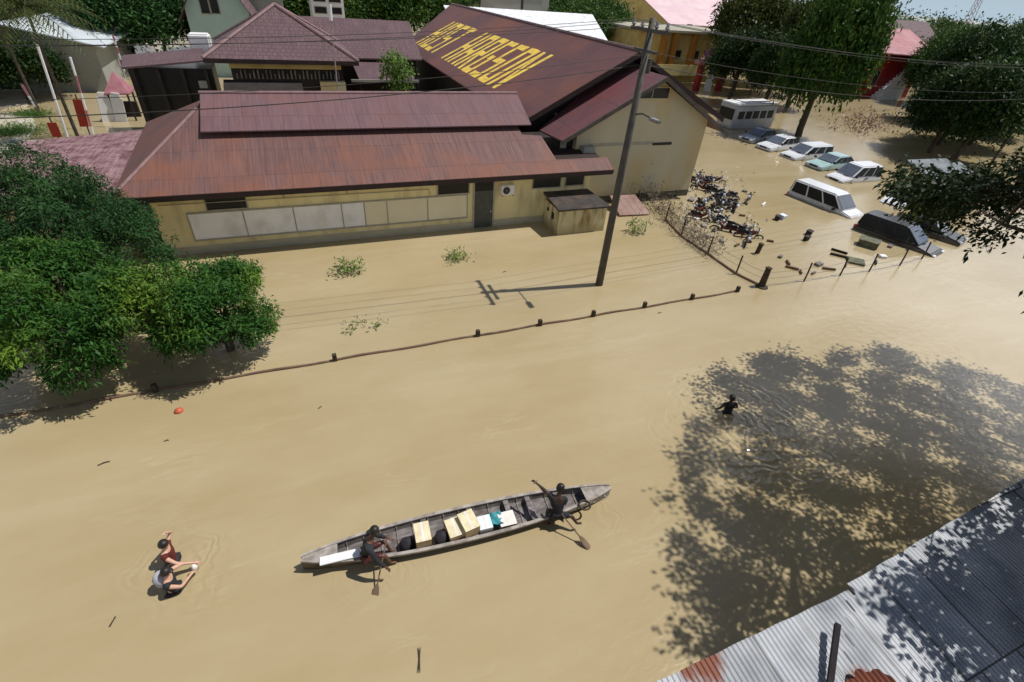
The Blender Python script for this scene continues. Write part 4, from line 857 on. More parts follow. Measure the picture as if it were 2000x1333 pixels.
# ============================================================ CARS
def car(name, label, cat, x, y, ang, body, kind='mpv', sink=.75, L=4.6, W=1.78, Ht=1.75, group='cars left in the flooded car park', glass='glass'):
    """x forward in the car's own frame; the flood stands above its sills"""
    sink -= .13; T = thing(name, (x, y, -sink), label, cat, group, ang)
    Fm = FR[T.name]
    prof = {'mpv': ([(-.5, .35), (-.5, .95), (-.485, 1.02), (-.46, 1.0), (.24, 1.02), (.46, .82), (.5, .68), (.5, .35)], [(-.485, 1.0), (-.45, Ht), (.08, Ht+.01), (.30, 1.0)]),
            'sedan': ([(-.5, .35), (-.5, .9), (-.46, .98), (-.3, .98), (.2, .96), (.46, .8), (.5, .66), (.5, .35)], [(-.40, .97), (-.24, Ht), (.03, Ht), (.24, .96)]),
            'van': ([(-.5, .35), (-.5, 1.1), (-.49, 1.12), (-.4, 1.12), (.33, 1.12), (.47, .95), (.5, .78), (.5, .35)], [(-.495, 1.1), (-.47, Ht), (.17, Ht), (.35, 1.1)])}[kind]
    low, top = prof
    def loft(pts, inset, zin=None):
        n = len(pts); q = MB(); V = []
        for sgn in (-1, 1):
            for (u, z) in pts:
                k = inset(z); V.append(Fm @ Vector((u*L, sgn*(W/2-k), z)))
        q.add(V, [tuple(range(n)), tuple(range(2*n-1, n-1, -1))]+[(i, i+n, (i+1) % n+n, (i+1) % n) for i in range(n)]); return q
    ins = lambda z: .0 if z < .9 else .05
    loft(low, ins).build('body', M[body], T, bevel=.07)
    cab = loft(top, lambda z: .06 if z < Ht-.2 else .17); cb = cab.build('cabin', M[body], T, bevel=.09)
    # glazing: side windows, windscreen, rear screen slightly proud of the cabin
    b0, b1, t1, t0 = top[0], top[3], top[2], top[1]
    def lerp(a, b, t): return (a[0]+(b[0]-a[0])*t, a[1]+(b[1]-a[1])*t)
    def yin(z): return .06+(z-b0[1])/(Ht-b0[1])*.11
    for sgn in (-1, 1):
        lo0, hi0 = lerp(b0, t0, .07), lerp(b0, t0, .87); lo1, hi1 = lerp(b1, t1, .07), lerp(b1, t1, .87)
        cuts = [.03, .34, .66, .96]
        for c0, c1 in zip(cuts[:-1], cuts[1:]):
            q = MB(); A = [lerp(lo0, lo1, c0+.015), lerp(lo0, lo1, c1-.015), lerp(hi0, hi1, c1-.015), lerp(hi0, hi1, c0+.015)]
            V = [Fm @ Vector((u*L, sgn*(W/2-yin(z)+.015), z)) for u, z in A]+[Fm @ Vector((u*L, sgn*(W/2-yin(z)-.02), z)) for u, z in A]
            q.add(V, [(0, 1, 2, 3), (7, 6, 5, 4), (0, 4, 5, 1), (1, 5, 6, 2), (2, 6, 7, 3), (3, 7, 4, 0)]); q.build('side_window', M[glass], T)
    for nm, (a, b, off) in (('windscreen', (b1, t1, .02)), ('rear_window', (b0, t0, -.02))):
        A0, A1 = lerp(a, b, .1), lerp(a, b, .9); q = MB(); V = []
        for o_ in (off, -off):
            for (u, z), sg in ((A0, -1), (A0, 1), (A1, 1), (A1, -1)): V.append(Fm @ Vector((u*L+o_, sg*(W/2-yin(z)-.07), z+abs(o_)*.5)))
        q.add(V, [(0, 1, 2, 3), (7, 6, 5, 4), (0, 4, 5, 1), (1, 5, 6, 2), (2, 6, 7, 3), (3, 7, 4, 0)]); q.build(nm, M['screen'] if nm == 'windscreen' else M[glass], T)
    q = MB(); q.box(L*.5-.02, L*.5+.02, -W*.22, W*.22, .60, .74, T=Fm); q.build('grille', M['dark'], T)
    q = MB(); q.box(L*.29, L*.30, -.02, .5, 1.04, 1.06, T=Fm); q.build('wiper', M['dark'], T)
    for sg in (-1, 1):
        q = MB(); q.box(L*.47, L*.5+.015, sg*(W/2-.25)-.16, sg*(W/2-.25)+.16, .62, .76, T=Fm); q.build('headlight', M['bluewhite'], T)
        q = MB(); q.box(-L*.5-.015, -L*.47, sg*(W/2-.13)-.09, sg*(W/2-.13)+.09, .75, 1.0, T=Fm); q.build('tail_light', M['red'], T)
        q = MB(); q.box(L*.22, L*.25, sg*(W/2+.1)-.1, sg*(W/2+.1)+.1, 1.02, 1.16, T=Fm); q.build('mirror', M['dark'], T)
    return T
M['car_white'] = mat('white_car_paint', (.78, .80, .84), (.74, .76, .8), .8, .22, spec=.6)
M['car_black'] = mat('black_car_paint', (.012, .012, .014), (.02, .018, .02), .8, .15, spec=.6)
M['car_silver'] = mat('silver_car_paint', (.42, .45, .50), (.38, .41, .46), .8, .25, .4)
M['car_blue'] = mat('pale_teal_car_paint', (.42, .60, .60), (.37, .53, .54), .8, .3)
for k_ in ('car_white', 'car_black', 'car_silver', 'car_blue'): mudstain(M[k_], .0, .22, (.27, .20, .11) if k_ != 'car_black' else (.09, .065, .04), .7)
mudstain(M['stained'], .1, .7, (.30, .23, .12), .7); mudstain(M['cream_pale'], .4, 1.3, (.38, .32, .2), .5)
M['screen'] = mat('windscreen_glass', (.10, .12, .16), (.14, .16, .20), 1.5, .12, spec=.7)
hd = math.atan2(-5.3, .6)
car('minibus', 'long white minibus sunk to its windows, nose towards the fence', 'minibus', 35.7, 24.3, hd, 'car_white', 'van', .95, 5.3, 1.9, 2.0)
car('people_carrier', 'black people carrier nearest the wire fence, bonnet just above water', 'car', 35.2, 18.2, math.atan2(-4.1, 1.0), 'car_black', 'mpv', .82, 4.9, 1.9, 1.85)
car('dark_hatchback', 'dark hatchback behind the black people carrier under the hanging branch', 'car', 38.7, 18.6, math.atan2(-4.1, 1.3), 'car_black', 'sedan', .65, 4.3, 1.75, 1.5)
car('white_saloon', 'white saloon half hidden by leaves right of the minibus', 'car', 43.4, 23.8, R(200), 'car_white', 'sedan', .8, 4.4, 1.75, 1.45)
car('white_people_carrier', 'white people carrier side on beside the small cars, right of all parked row', 'car', 44.2, 28.7, R(178), 'car_white', 'mpv', .7, 4.6, 1.85, 1.85)
car('teal_saloon', 'pale blue green saloon wedged left of the white people carrier', 'car', 45.2, 31.9, R(182), 'car_blue', 'sedan', .5, 4.8, 1.85, 1.5)
car('white_estate', 'white estate car between the teal saloon and two farther cars', 'car', 45.4, 34.9, R(180), 'car_white', 'mpv', .6, 5.0, 1.9, 1.7)
car('silver_white_car', 'white hatchback with grey windscreen third from the truck end', 'car', 45.0, 38.0, R(186), 'car_white', 'sedan', .5, 4.8, 1.85, 1.55)
car('small_white_car', 'small grey silver car tucked against the grey box truck', 'car', 45.2, 41.0, R(190), 'car_silver', 'sedan', .5, 4.6, 1.8, 1.55)
# box truck / bus
TR = thing('grey_bus', (48.2, 46.6, -.6), 'boxy grey bus with white roof rack at the far end of the parked row', 'bus', None, R(184)); Fm = FR[TR.name]
q = MB(); q.box(-3.4, 3.2, -1.2, 1.2, .4, 3.1, T=Fm); q.build('body', M['car_silver'], TR, bevel=.1)
q = MB(); q.box(-3.4, 3.0, -1.25, 1.25, 3.1, 3.25, T=Fm); q.build('roof', M['white'], TR)
for sg in (-1, 1):
    for k in range(5): q = MB(); q.box(-2.9+k*1.15, -2.0+k*1.15, sg*1.21-.015, sg*1.21+.015, 1.7, 2.5, T=Fm); q.build('side_window', M['glass'], TR)
q = MB(); q.box(3.21, 3.24, -1.05, 1.05, 1.6, 2.7, T=Fm); q.build('windscreen', M['glass'], TR)
q = MB(); q.tube([Fm @ Vector((-2.5, -.8, 3.4)), Fm @ Vector((2, -.8, 3.4)), Fm @ Vector((2, .8, 3.4)), Fm @ Vector((-2.5, .8, 3.4))], .05, 6); q.build('roof_rack', M['dark'], TR)
# ============================================================ MOTORCYCLES
def moto(x, y, ang, label, bm_, lean):
    T = thing('motorcycle', (x, y, -.34), label, 'motorcycle', 'half sunken motorcycles jumbled beside the gable house', ang); Fm = FR[T.name] @ Matrix.Rotation(lean, 4, 'X')
    FR0 = FR[T.name]
    def t(pts): return [Fm @ Vector(p) for p in pts]
    q = MB(); q.tube(t([(-.75, 0, .55), (-.3, 0, .6), (.05, 0, .55), (.3, 0, .7), (.5, 0, .85)]), [.08, .13, .12, .12, .06], 8); q.build('body', M[bm_], T, smooth=True)
    q = MB(); q.tube(t([(-.65, 0, .78), (-.2, 0, .76), (.05, 0, .72)]), [.09, .12, .06], 8); q.build('seat', M['dark'], T, smooth=True)
    q = MB(); q.tube(t([(.35, -.36, .98), (.42, -.12, .97), (.42, .12, .97), (.35, .36, .98)]), .018, 6); hb = q.build('handlebar', M['metal'], T)
    for sg in (-1, 1): q = MB(); q.tube(t([(.4, sg*.22, 1.0), (.37, sg*.27, 1.14)]), .01, 4); q.tube(t([(.36, sg*.22, 1.16), (.36, sg*.34, 1.16)]), .04, 6); q.build('mirror', M['dark'], hb)
    q = MB(); q.tube(t([(.5, 0, .88), (.58, 0, .86)]), [.09, .07], 8); q.build('headlight', M['bluewhite'], T)
    for cx in (-.62, .66):
        q = MB(); q.tube(t([(cx+math.cos(a)*.27, 0, .3+math.sin(a)*.27) for a in np.linspace(0, 2*math.pi, 17)]), .045, 6, cap=False); q.build('wheel', M['dark'], T)
    q = MB(); q.tube(t([(.45, 0, .9), (.66, 0, .3)]), .03, 5); q.build('fork', M['metal'], T)
M['moto_red'] = mat('dark_red_plastic', (.10, .02, .02), (.06, .015, .015), 3, .35)
M['moto_grey'] = mat('grey_plastic', (.12, .12, .13), (.06, .06, .07), 3, .35)
rm = random.Random(21)
cand = [(1362, 343), (1375, 348), (1390, 345), (1372, 366), (1388, 372), (1402, 378), (1418, 382), (1382, 392), (1398, 396), (1412, 400), (1370, 408), (1392, 416), (1455, 386), (1425, 438), (1442, 446), (1460, 452), (1432, 462), (1345, 352), (1381, 356), (1366, 355), (1408, 388), (1396, 387), (1378, 400), (1405, 410), (1418, 396), (1447, 458), (1418, 448), (1360, 420), (1385, 430)]
for i, (px, py) in enumerate(cand):
    p = at(px+rm.uniform(-3, 3), py+rm.uniform(-2, 2), .3); p.x += rm.uniform(-.5, .9); p.y += rm.uniform(-.5, .4); moto(p.x, p.y, R(rm.choice([150, 200, 240, 330]))+rm.uniform(-.4, .4), 'half sunken dark motorcycle in the jumble between gable house and minibus', rm.choice(['moto_red', 'moto_grey', 'car_black']), rm.uniform(-.35, .35))
# floating crates, boards, bins
def flot(px, py, sz, ang, m_, name, label, cat, group=None, h=.25):
    p = at(px, py, .1); T = Matrix.Translation(p) @ Matrix.Rotation(ang, 4, 'Z') @ Matrix.Rotation(.08, 4, 'X')
    q = MB(); q.box(-sz[0]/2, sz[0]/2, -sz[1]/2, sz[1]/2, -.3, h-.1, T=T); 
    if h > .15: q.box(-sz[0]/2-.03, sz[0]/2+.03, -sz[1]/2-.03, sz[1]/2+.03, h-.1, h-.05, T=T)
    return tag(q.build(name, m_ if not isinstance(m_, str) else M[m_], bevel=.015), label, cat, group)
wg = mat('weathered_green_wood', (.16, .17, .10), (.09, .09, .06), 4, .8)
flot(1695, 478, (1.1, .7), R(-60), wg, 'crate', 'greenish wooden crate floating left of the black people carrier', 'crate', h=.4)
for k, (px, py, sx_, sy_, an_, mm_) in enumerate(((1440, 478, .5, .1, 20, 'rail'), (1462, 470, .35, .3, 70, 'darkbag'), (1505, 470, .4, .1, -40, 'rail'), (1640, 490, .9, .08, -60, 'darkwood_shade'), (1600, 515, .5, .3, 10, 'boatwood'), (1565, 530, .4, .1, 50, 'rail'), (1740, 480, .5, .25, 20, 'boatwood'), (1725, 500, .4, .3, -20, 'white'), (1350, 390, .5, .4, 35, 'boatwood'), (1428, 405, .5, .35, 15, 'darkbag'), (1450, 420, .4, .1, -35, 'rail'), (1410, 470, .45, .2, 60, 'boatwood'), (1395, 450, .4, .1, 5, 'darkwood_shade'), (1655, 515, .8, .06, 30, 'rail'), (1362, 425, .6, .4, 15, 'boxwhite'), (1375, 440, .5, .3, 60, 'boatrim'), (1405, 425, .5, .35, 30, 'boxwhite'), (1385, 460, .4, .3, 80, 'boatrim'), (1440, 400, .4, .3, 10, 'boxwhite'), (1455, 372, .5, .3, 40, 'boatwood'), (1400, 362, .5, .3, 70, 'boatrim'), (1345, 372, .4, .3, 20, 'boatrim'), (1525, 500, .35, .2, 30, 'boatwood'), (1540, 512, .5, .12, 60, 'rail'), (1590, 532, .4, .1, 15, 'boatwood'), (1712, 512, .5, .08, 35, 'darkwood_shade'))):
    flot(px, py, (sx_, sy_), R(an_), mm_, 'scrap', 'low piece of scrap floating in the yard between wire fence and parked vehicles', 'scrap', 'scraps floating in the flooded yard', h=.13)
flot(1655, 502, (1.8, .12), R(-50), 'darkwood_shade', 'plank', 'long dark plank floating near the thin concrete posts', 'plank', h=.12)
flot(1672, 510, (.9, .7), R(-45), wg, 'pallet', 'broken pallet floating beside the long dark plank', 'pallet', h=.14)
flot(1528, 425, (.35, .35), R(10), 'bluewhite', 'plastic_tub', 'pale plastic tub floating below the minibus', 'tub')
flot(1518, 427, (.35, .3), R(30), 'darkbag', 'rubbish_bag', 'dark bag floating against the pale plastic tub', 'bag')
flot(1580, 456, (.4, .3), R(20), 'darkbag', 'floating_sack', 'upper one of two black sacks floating in open car park water', 'sack', 'two black sacks in the car park')
flot(1575, 467, (.38, .22), R(10), 'darkbag', 'floating_sack', 'lower one of two black sacks floating in open car park water', 'sack', 'two black sacks in the car park')
flot(1480, 492, (.2, .2), R(5), 'postdark', 'stump', 'dark stump standing between two fence posts in the car park', 'stump', h=.6)
flot(1492, 398, (.8, .12), R(30), 'white', 'floating_board', 'short white board floating right of the motorcycles', 'board', h=.12)
flot(1548, 522, (.7, .14), R(-50), 'rail', 'driftwood', 'piece of driftwood right of the stout corner post', 'driftwood', 'driftwood pieces in the car park', h=.12)
flot(1620, 524, (.7, .12), R(-30), 'rail', 'driftwood', 'piece of driftwood beside the third thin concrete post', 'driftwood', 'driftwood pieces in the car park', h=.12)
c = at(1228, 408, .2); q = MB(); q.slab([(c.x-1.1, c.y-.7, .12), (c.x+1.1, c.y-.9, .1), (c.x+1.0, c.y+1.0, .75), (c.x-1.0, c.y+1.0, .8)], .05)
tag(q.build('fallen_roof_sheet', roofmat('faded_pink_sheet', (.36, .24, .21), (.27, .18, .16), (.2, .09, .06), .7, 'x', .5, 3)), 'faded pink roof sheet lying in water at foot of the gable house', 'roof sheet')
# debris stuff around fence
def debris(name, pts, seed, m_, per=10, L=.3, W=.08, spread=.9):
    C = np.array(pts); return tag(leaves(name, C, np.tile([0, 0, 1.], (len(C), 1)), per, L, W, m_, None, seed, spread=spread, droop=.2), kind='stuff')
rd = random.Random(5); pts = []
for k in range(200):
    t = rd.random(); a, b = ((1255, 385), (1395, 500)); p = at(a[0]+(b[0]-a[0])*t+rd.gauss(0, 6), a[1]+(b[1]-a[1])*t+rd.gauss(0, 5)-6, .1); pts.append((p.x, p.y, rd.uniform(0, .7*(1-t*.6))))
dm = leafmat('dry_twig', (.10, .08, .06), (.18, .15, .11), (.25, .2, .15), .1)
debris('dry_vines', pts, 31, dm, 12, .34, .045, .6)
pts = []
for k in range(45):
    p = at(rd.uniform(1350, 1470), rd.uniform(345, 480), 0); pts.append((p.x, p.y, .02))
debris('floating_litter', pts, 32, leafmat('pale_litter', (.35, .3, .24), (.6, .55, .48), (.2, .15, .1), .05), 4, .3, .14, .8)
pts = []
for k in range(60):
    t = rd.random(); p = at(1238+rd.gauss(0, 10), 375+rd.gauss(0, 8), .1); pts.append((p.x, p.y, rd.uniform(0, 1.1)))
debris('dead_shrubbery', pts, 33, dm, 10, .35, .05)
# ============================================================ small plants in water
def weed(px, py, r, n, label, seed, h=.35):
    p = at(px, py, .1); T = thing('drowned_shrub', (p.x, p.y, 0), label, 'shrub', 'shrub tops poking out of the water')
    rg = np.random.RandomState(seed); C = np.stack([p.x+rg.normal(size=n)*r*.45, p.y+rg.normal(size=n)*r*.4, .05+rg.rand(n)*h], 1)
    D = rg.normal(size=(n, 3)); D[:, 2] = abs(D[:, 2]); D /= np.linalg.norm(D, axis=1)[:, None]
    leaves('foliage', C, D, 8, .22, .07, LM['weed'], T, seed, rg.rand(n)*.8)
    q = MB()
    for k in range(6): q.tube([(p.x, p.y, -.8), tuple(C[k])], .012, 4)
    q.build('stem', M['bark'], T)
weed(683, 526, .75, 34, 'bushy shrub top in the water below the whitewashed boards', 41, .5)
weed(893, 501, .7, 24, 'low spreading shrub top in the water below the door', 42, .25)
weed(1243, 452, .6, 26, 'upright shrub top just right of the utility pole', 43, .7)
weed(712, 634, .8, 9, 'sparse nearly drowned shrub top before the low wall', 44, .1)
q = MB(); p = at(350, 804); q.tube([(p.x, p.y, -.1), (p.x, p.y, -.02), (p.x, p.y, .06), (p.x, p.y, .12)], [.05, .13, .13, .04], 12)
tag(q.build('float_ball', mat('orange_red_plastic', (.55, .10, .05), (.5, .12, .06), 4, .5), smooth=True), 'small orange red ball floating below the low wall', 'ball')
for k, (px, py, s, an, lab) in enumerate(((203, 906, .3, .2, 'little brown leaf cluster left of the boat, midway up'), (220, 1215, .22, 1.2, 'thin twig floating below the two wading people'), (325, 862, .14, .1, 'tiny twig floating below the orange ball'), (625, 797, .15, .6, 'tiny twig floating in mid water below the low wall'), (818, 1290, .5, 1.3, 'long thin twig near the bottom edge'), (985, 532, .22, .1, 'brown scrap floating near the pole shadow'), (1288, 612, .22, .1, 'brown scrap floating against the low wall'))):
    p = at(px, py, .0); q = MB()
    for j in range(3): a_ = an+j*.13-.1; q.tube([(p.x-math.cos(a_)*s*.5, p.y-math.sin(a_)*s*.5, .012), (p.x+.02, p.y+.02, .03), (p.x+math.cos(a_)*s*.5, p.y+math.sin(a_)*s*.5, .012)], [.004, .014, .004], 5)
    tag(q.build('floating_twig', M['postdark']), lab, 'twig', 'floating twigs and scraps')
# ============================================================ BOAT
bA = Vector((-1.66, 7.56, 0)); bB = Vector((6.66, 6.98, 0)); BL = (bB-bA).length; ba = math.atan2(bB.y-bA.y, bB.x-bA.x)
bc = (bA+bB)/2; bc.z = 0
BO = thing('wooden_boat', tuple(bc), 'long narrow grey wooden boat carrying two paddlers and cartons', 'boat', None, ba); Fb = FR[BO.name]
def hw(u):                                                   # half width along the boat
    k = abs(u); return .055+.455*(1-k**2.3)**.85 if k < 1 else .055
def sheer(u): return .30+.12*abs(u)**2.5
NS = 41; us = np.linspace(-1, 1, NS)
def ring(u, f, dz=0.):
    h = hw(u)*f; s = sheer(u); x = u*BL/2
    return [(x, -h, s+dz), (x, -h*.92, .12), (x, -h*.6, -.10), (x, 0, -.13), (x, h*.6, -.10), (x, h*.92, .12), (x, h, s+dz)]
def loftr(rings): 
    q = MB(); n = len(rings[0]); V = [Fb @ Vector(p) for r in rings for p in r]
    q.add(V, [(i*n+j, i*n+j+1, (i+1)*n+j+1, (i+1)*n+j) for i in range(len(rings)-1) for j in range(n-1)]); return q
loftr([ring(u, 1) for u in us]).build('hull', M['boathull'], BO, smooth=True)
def iring(u):
    h = hw(u)*.93; x = u*BL/2; fl = .06
    return [(x, -h, sheer(u)-.004), (x, -h*.88, fl+.05), (x, -h*.7, fl), (x, 0, fl-.01), (x, h*.7, fl), (x, h*.88, fl+.05), (x, h, sheer(u)-.004)]
loftr([iring(u) for u in us[2:-2]]).build('inner_planking', M['boatwood'], BO)
for sg in (-1, 1):
    q = MB(); V = []; 
    for u in us:
        h = hw(u); x = u*BL/2; s = sheer(u)
        V += [Fb @ Vector(v) for v in ((x, sg*(h+.025), s-.05), (x, sg*(h+.025), s+.012), (x, sg*(h*.9-.015), s+.012), (x, sg*(h*.9-.015), s-.03))]
    q.add(V, [(i*4+j, i*4+(j+1) % 4, (i+1)*4+(j+1) % 4, (i+1)*4+j) for i in range(NS-1) for j in range(4)]); q.build('gunwale', M['boatrim'], BO)
def deck(u0, u1, name, m_, dz=-.015, f=.97):
    uu = np.linspace(u0, u1, 9); q = MB(); V = []
    for u in uu:
        x = u*BL/2; h = hw(u)*f; s = sheer(u)+dz
        V += [Fb @ Vector(v) for v in ((x, -h, s), (x, h, s), (x, h, s-.03), (x, -h, s-.03))]
    q.add(V, [(i*4+j, i*4+(j+1) % 4, (i+1)*4+(j+1) % 4, (i+1)*4+j) for i in range(8) for j in range(4)]+[(3, 2, 1, 0), (32, 33, 34, 35)]); return q.build(name, m_, BO)
deck(-.995, -.80, 'stern_deck', M['boatrim']); deck(.80, .995, 'bow_deck', M['boatrim'])
for u in (-.28, .02, .27, .42, .62):
    x = u*BL/2; h = hw(u)*.95; q = MB(); q.box(x-.07, x+.07, -h, h, .23, .26, T=Fb); q.build('thwart', M['boatwood'], BO)
for k in range(16):
    u = -.75+k*.1; x = u*BL/2; h = hw(u)*.86; q = MB()
    q.tube([Fb @ Vector(v) for v in ((x, -h*1.04, .27), (x, -h*.9, .1), (x, -h*.6, .075), (x, h*.6, .075), (x, h*.9, .1), (x, h*1.04, .27))], .014, 4); q.build('rib', M['boatrim'], BO)
# loose things in the boat
def inboat(x, y, z): return Fb @ Vector((x, y, z))
def carton(u0, u1, y0, y1, z0, z1, name, label, cat, top, side, group=None, ang=0.):
    c = Vector(((u0+u1)/2, (y0+y1)/2, z0)); T = thing(name, tuple(Fb @ c), label, cat, group, ba+ang); Ft = FR[T.name]
    hx, hy = (u1-u0)/2, (y1-y0)/2
    q = MB(); q.box(-hx, hx, -hy, hy, 0, z1-z0-.012, T=Ft); q.build('side', side, T, bevel=.008)
    q = MB(); q.box(-hx-.004, -.003, -hy-.004, hy+.004, z1-z0-.012, z1-z0, T=Ft); q.box(.003, hx+.004, -hy-.004, hy+.004, z1-z0-.012, z1-z0, T=Ft); q.build('lid', top, T)
    q = MB(); q.box(-.028, .028, -hy-.006, hy+.006, z1-z0-.002, z1-z0+.002, T=Ft); q.build('tape', M['boxwhite'], T)
    return T
def bx(px, py, z): p = Fb.inverted() @ at(px, py, z); return p.x, p.y
CG = 'cream cartons carried in the boat'
c0 = bx(825, 1042, .5); carton(c0[0]-.19, c0[0]+.19, c0[1]-.27, c0[1]+.27, .09, .58, 'carton', 'cream carton standing alone behind the left paddler', 'carton', M['boxcream'], M['boxtan'], CG)
c1 = bx(888, 1031, .42); carton(c1[0]-.2, c1[0]+.2, c1[1]-.27, c1[1]+.27, .09, .46, 'carton', 'smaller cream carton touching the tall cream one', 'carton', M['boxcream'], M['boxtan'], CG, .12)
c2 = bx(915, 1018, .56); carton(c2[0]-.2, c2[0]+.21, c2[1]-.28, c2[1]+.28, .09, .60, 'carton', 'tall tilted cream carton in the middle of the boat', 'carton', M['boxcream'], M['boxtan'], CG, .2)
c3 = bx(947, 1020, .42); carton(c3[0]-.17, c3[0]+.17, c3[1]-.2, c3[1]+.2, .09, .42, 'parcel', 'pale blue and white wrapped parcel between carton and teal cloth', 'parcel', M['bluewhite'], M['boxwhite'])
c4 = bx(990, 1012, .36); carton(c4[0]-.22, c4[0]+.22, c4[1]-.22, c4[1]+.2, .09, .36, 'carton', 'open peach coloured carton nearest the bow paddler', 'carton', M['boxwhite'], M['boxtan'])
q = MB(); c5 = bx(970, 1010, .42); V = []
for i in range(9):
    for j in range(9): V.append(inboat(c5[0]-.17+i*.042, c5[1]-.2+j*.05, .37+.035*math.sin(i*1.3+j*.7)+.03*math.cos(j*1.9)-.015*(abs(i-4) > 3)*3))
q.add(V, [(i*9+j, i*9+j+1, i*9+j+10, i*9+j+9) for i in range(8) for j in range(8)])
V2 = [Vector(v)-Vector((0, 0, .1)) for v in V]; q.add(V2, [(i*9+j+9, i*9+j+10, i*9+j+1, i*9+j) for i in range(8) for j in range(8)]); tag(q.build('teal_cloth', M['teal'], smooth=True), 'crumpled teal cloth lying over cargo beside the peach carton', 'cloth')
for (px, py, lab) in ((795, 1062, 'black bundle between left paddler and lone carton'), (862, 1050, 'black bundle between the lone carton and the paired cartons')):
    c = bx(px, py, .25); q = MB(); p = inboat(c[0], c[1], .08)
    q.tube([p, p+Vector((0, 0, .05)), p+Vector((.01, .02, .16)), p+Vector((.02, 0, .26)), p+Vector((0, 0, .3))], [.14, .2, .19, .12, .04], 10); tag(q.build('bundle', M['darkbag'], smooth=True), lab, 'bundle', 'black bundles in the boat')
a = bx(625, 1096, .36); b = bx(695, 1086, .36)
q = MB(); q.box(a[0], b[0]+.1, (a[1]+b[1])/2-.11, (a[1]+b[1])/2+.11, .385, .42, T=Fb); tag(q.build('white_board', M['white'], bevel=.006), 'long white board lying on the stern behind the left paddler', 'board')
c = bx(1142, 987, .4); q = MB(); q.tube([inboat(c[0]+math.cos(t)*.16, c[1]+math.sin(t)*.15, .40) for t in np.linspace(0, 2*math.pi, 19)], .028, 6, cap=False)
tag(q.build('rope_coil', M['postdark'], smooth=True), 'dark ring of coiled rope lying near the bow tip', 'rope')
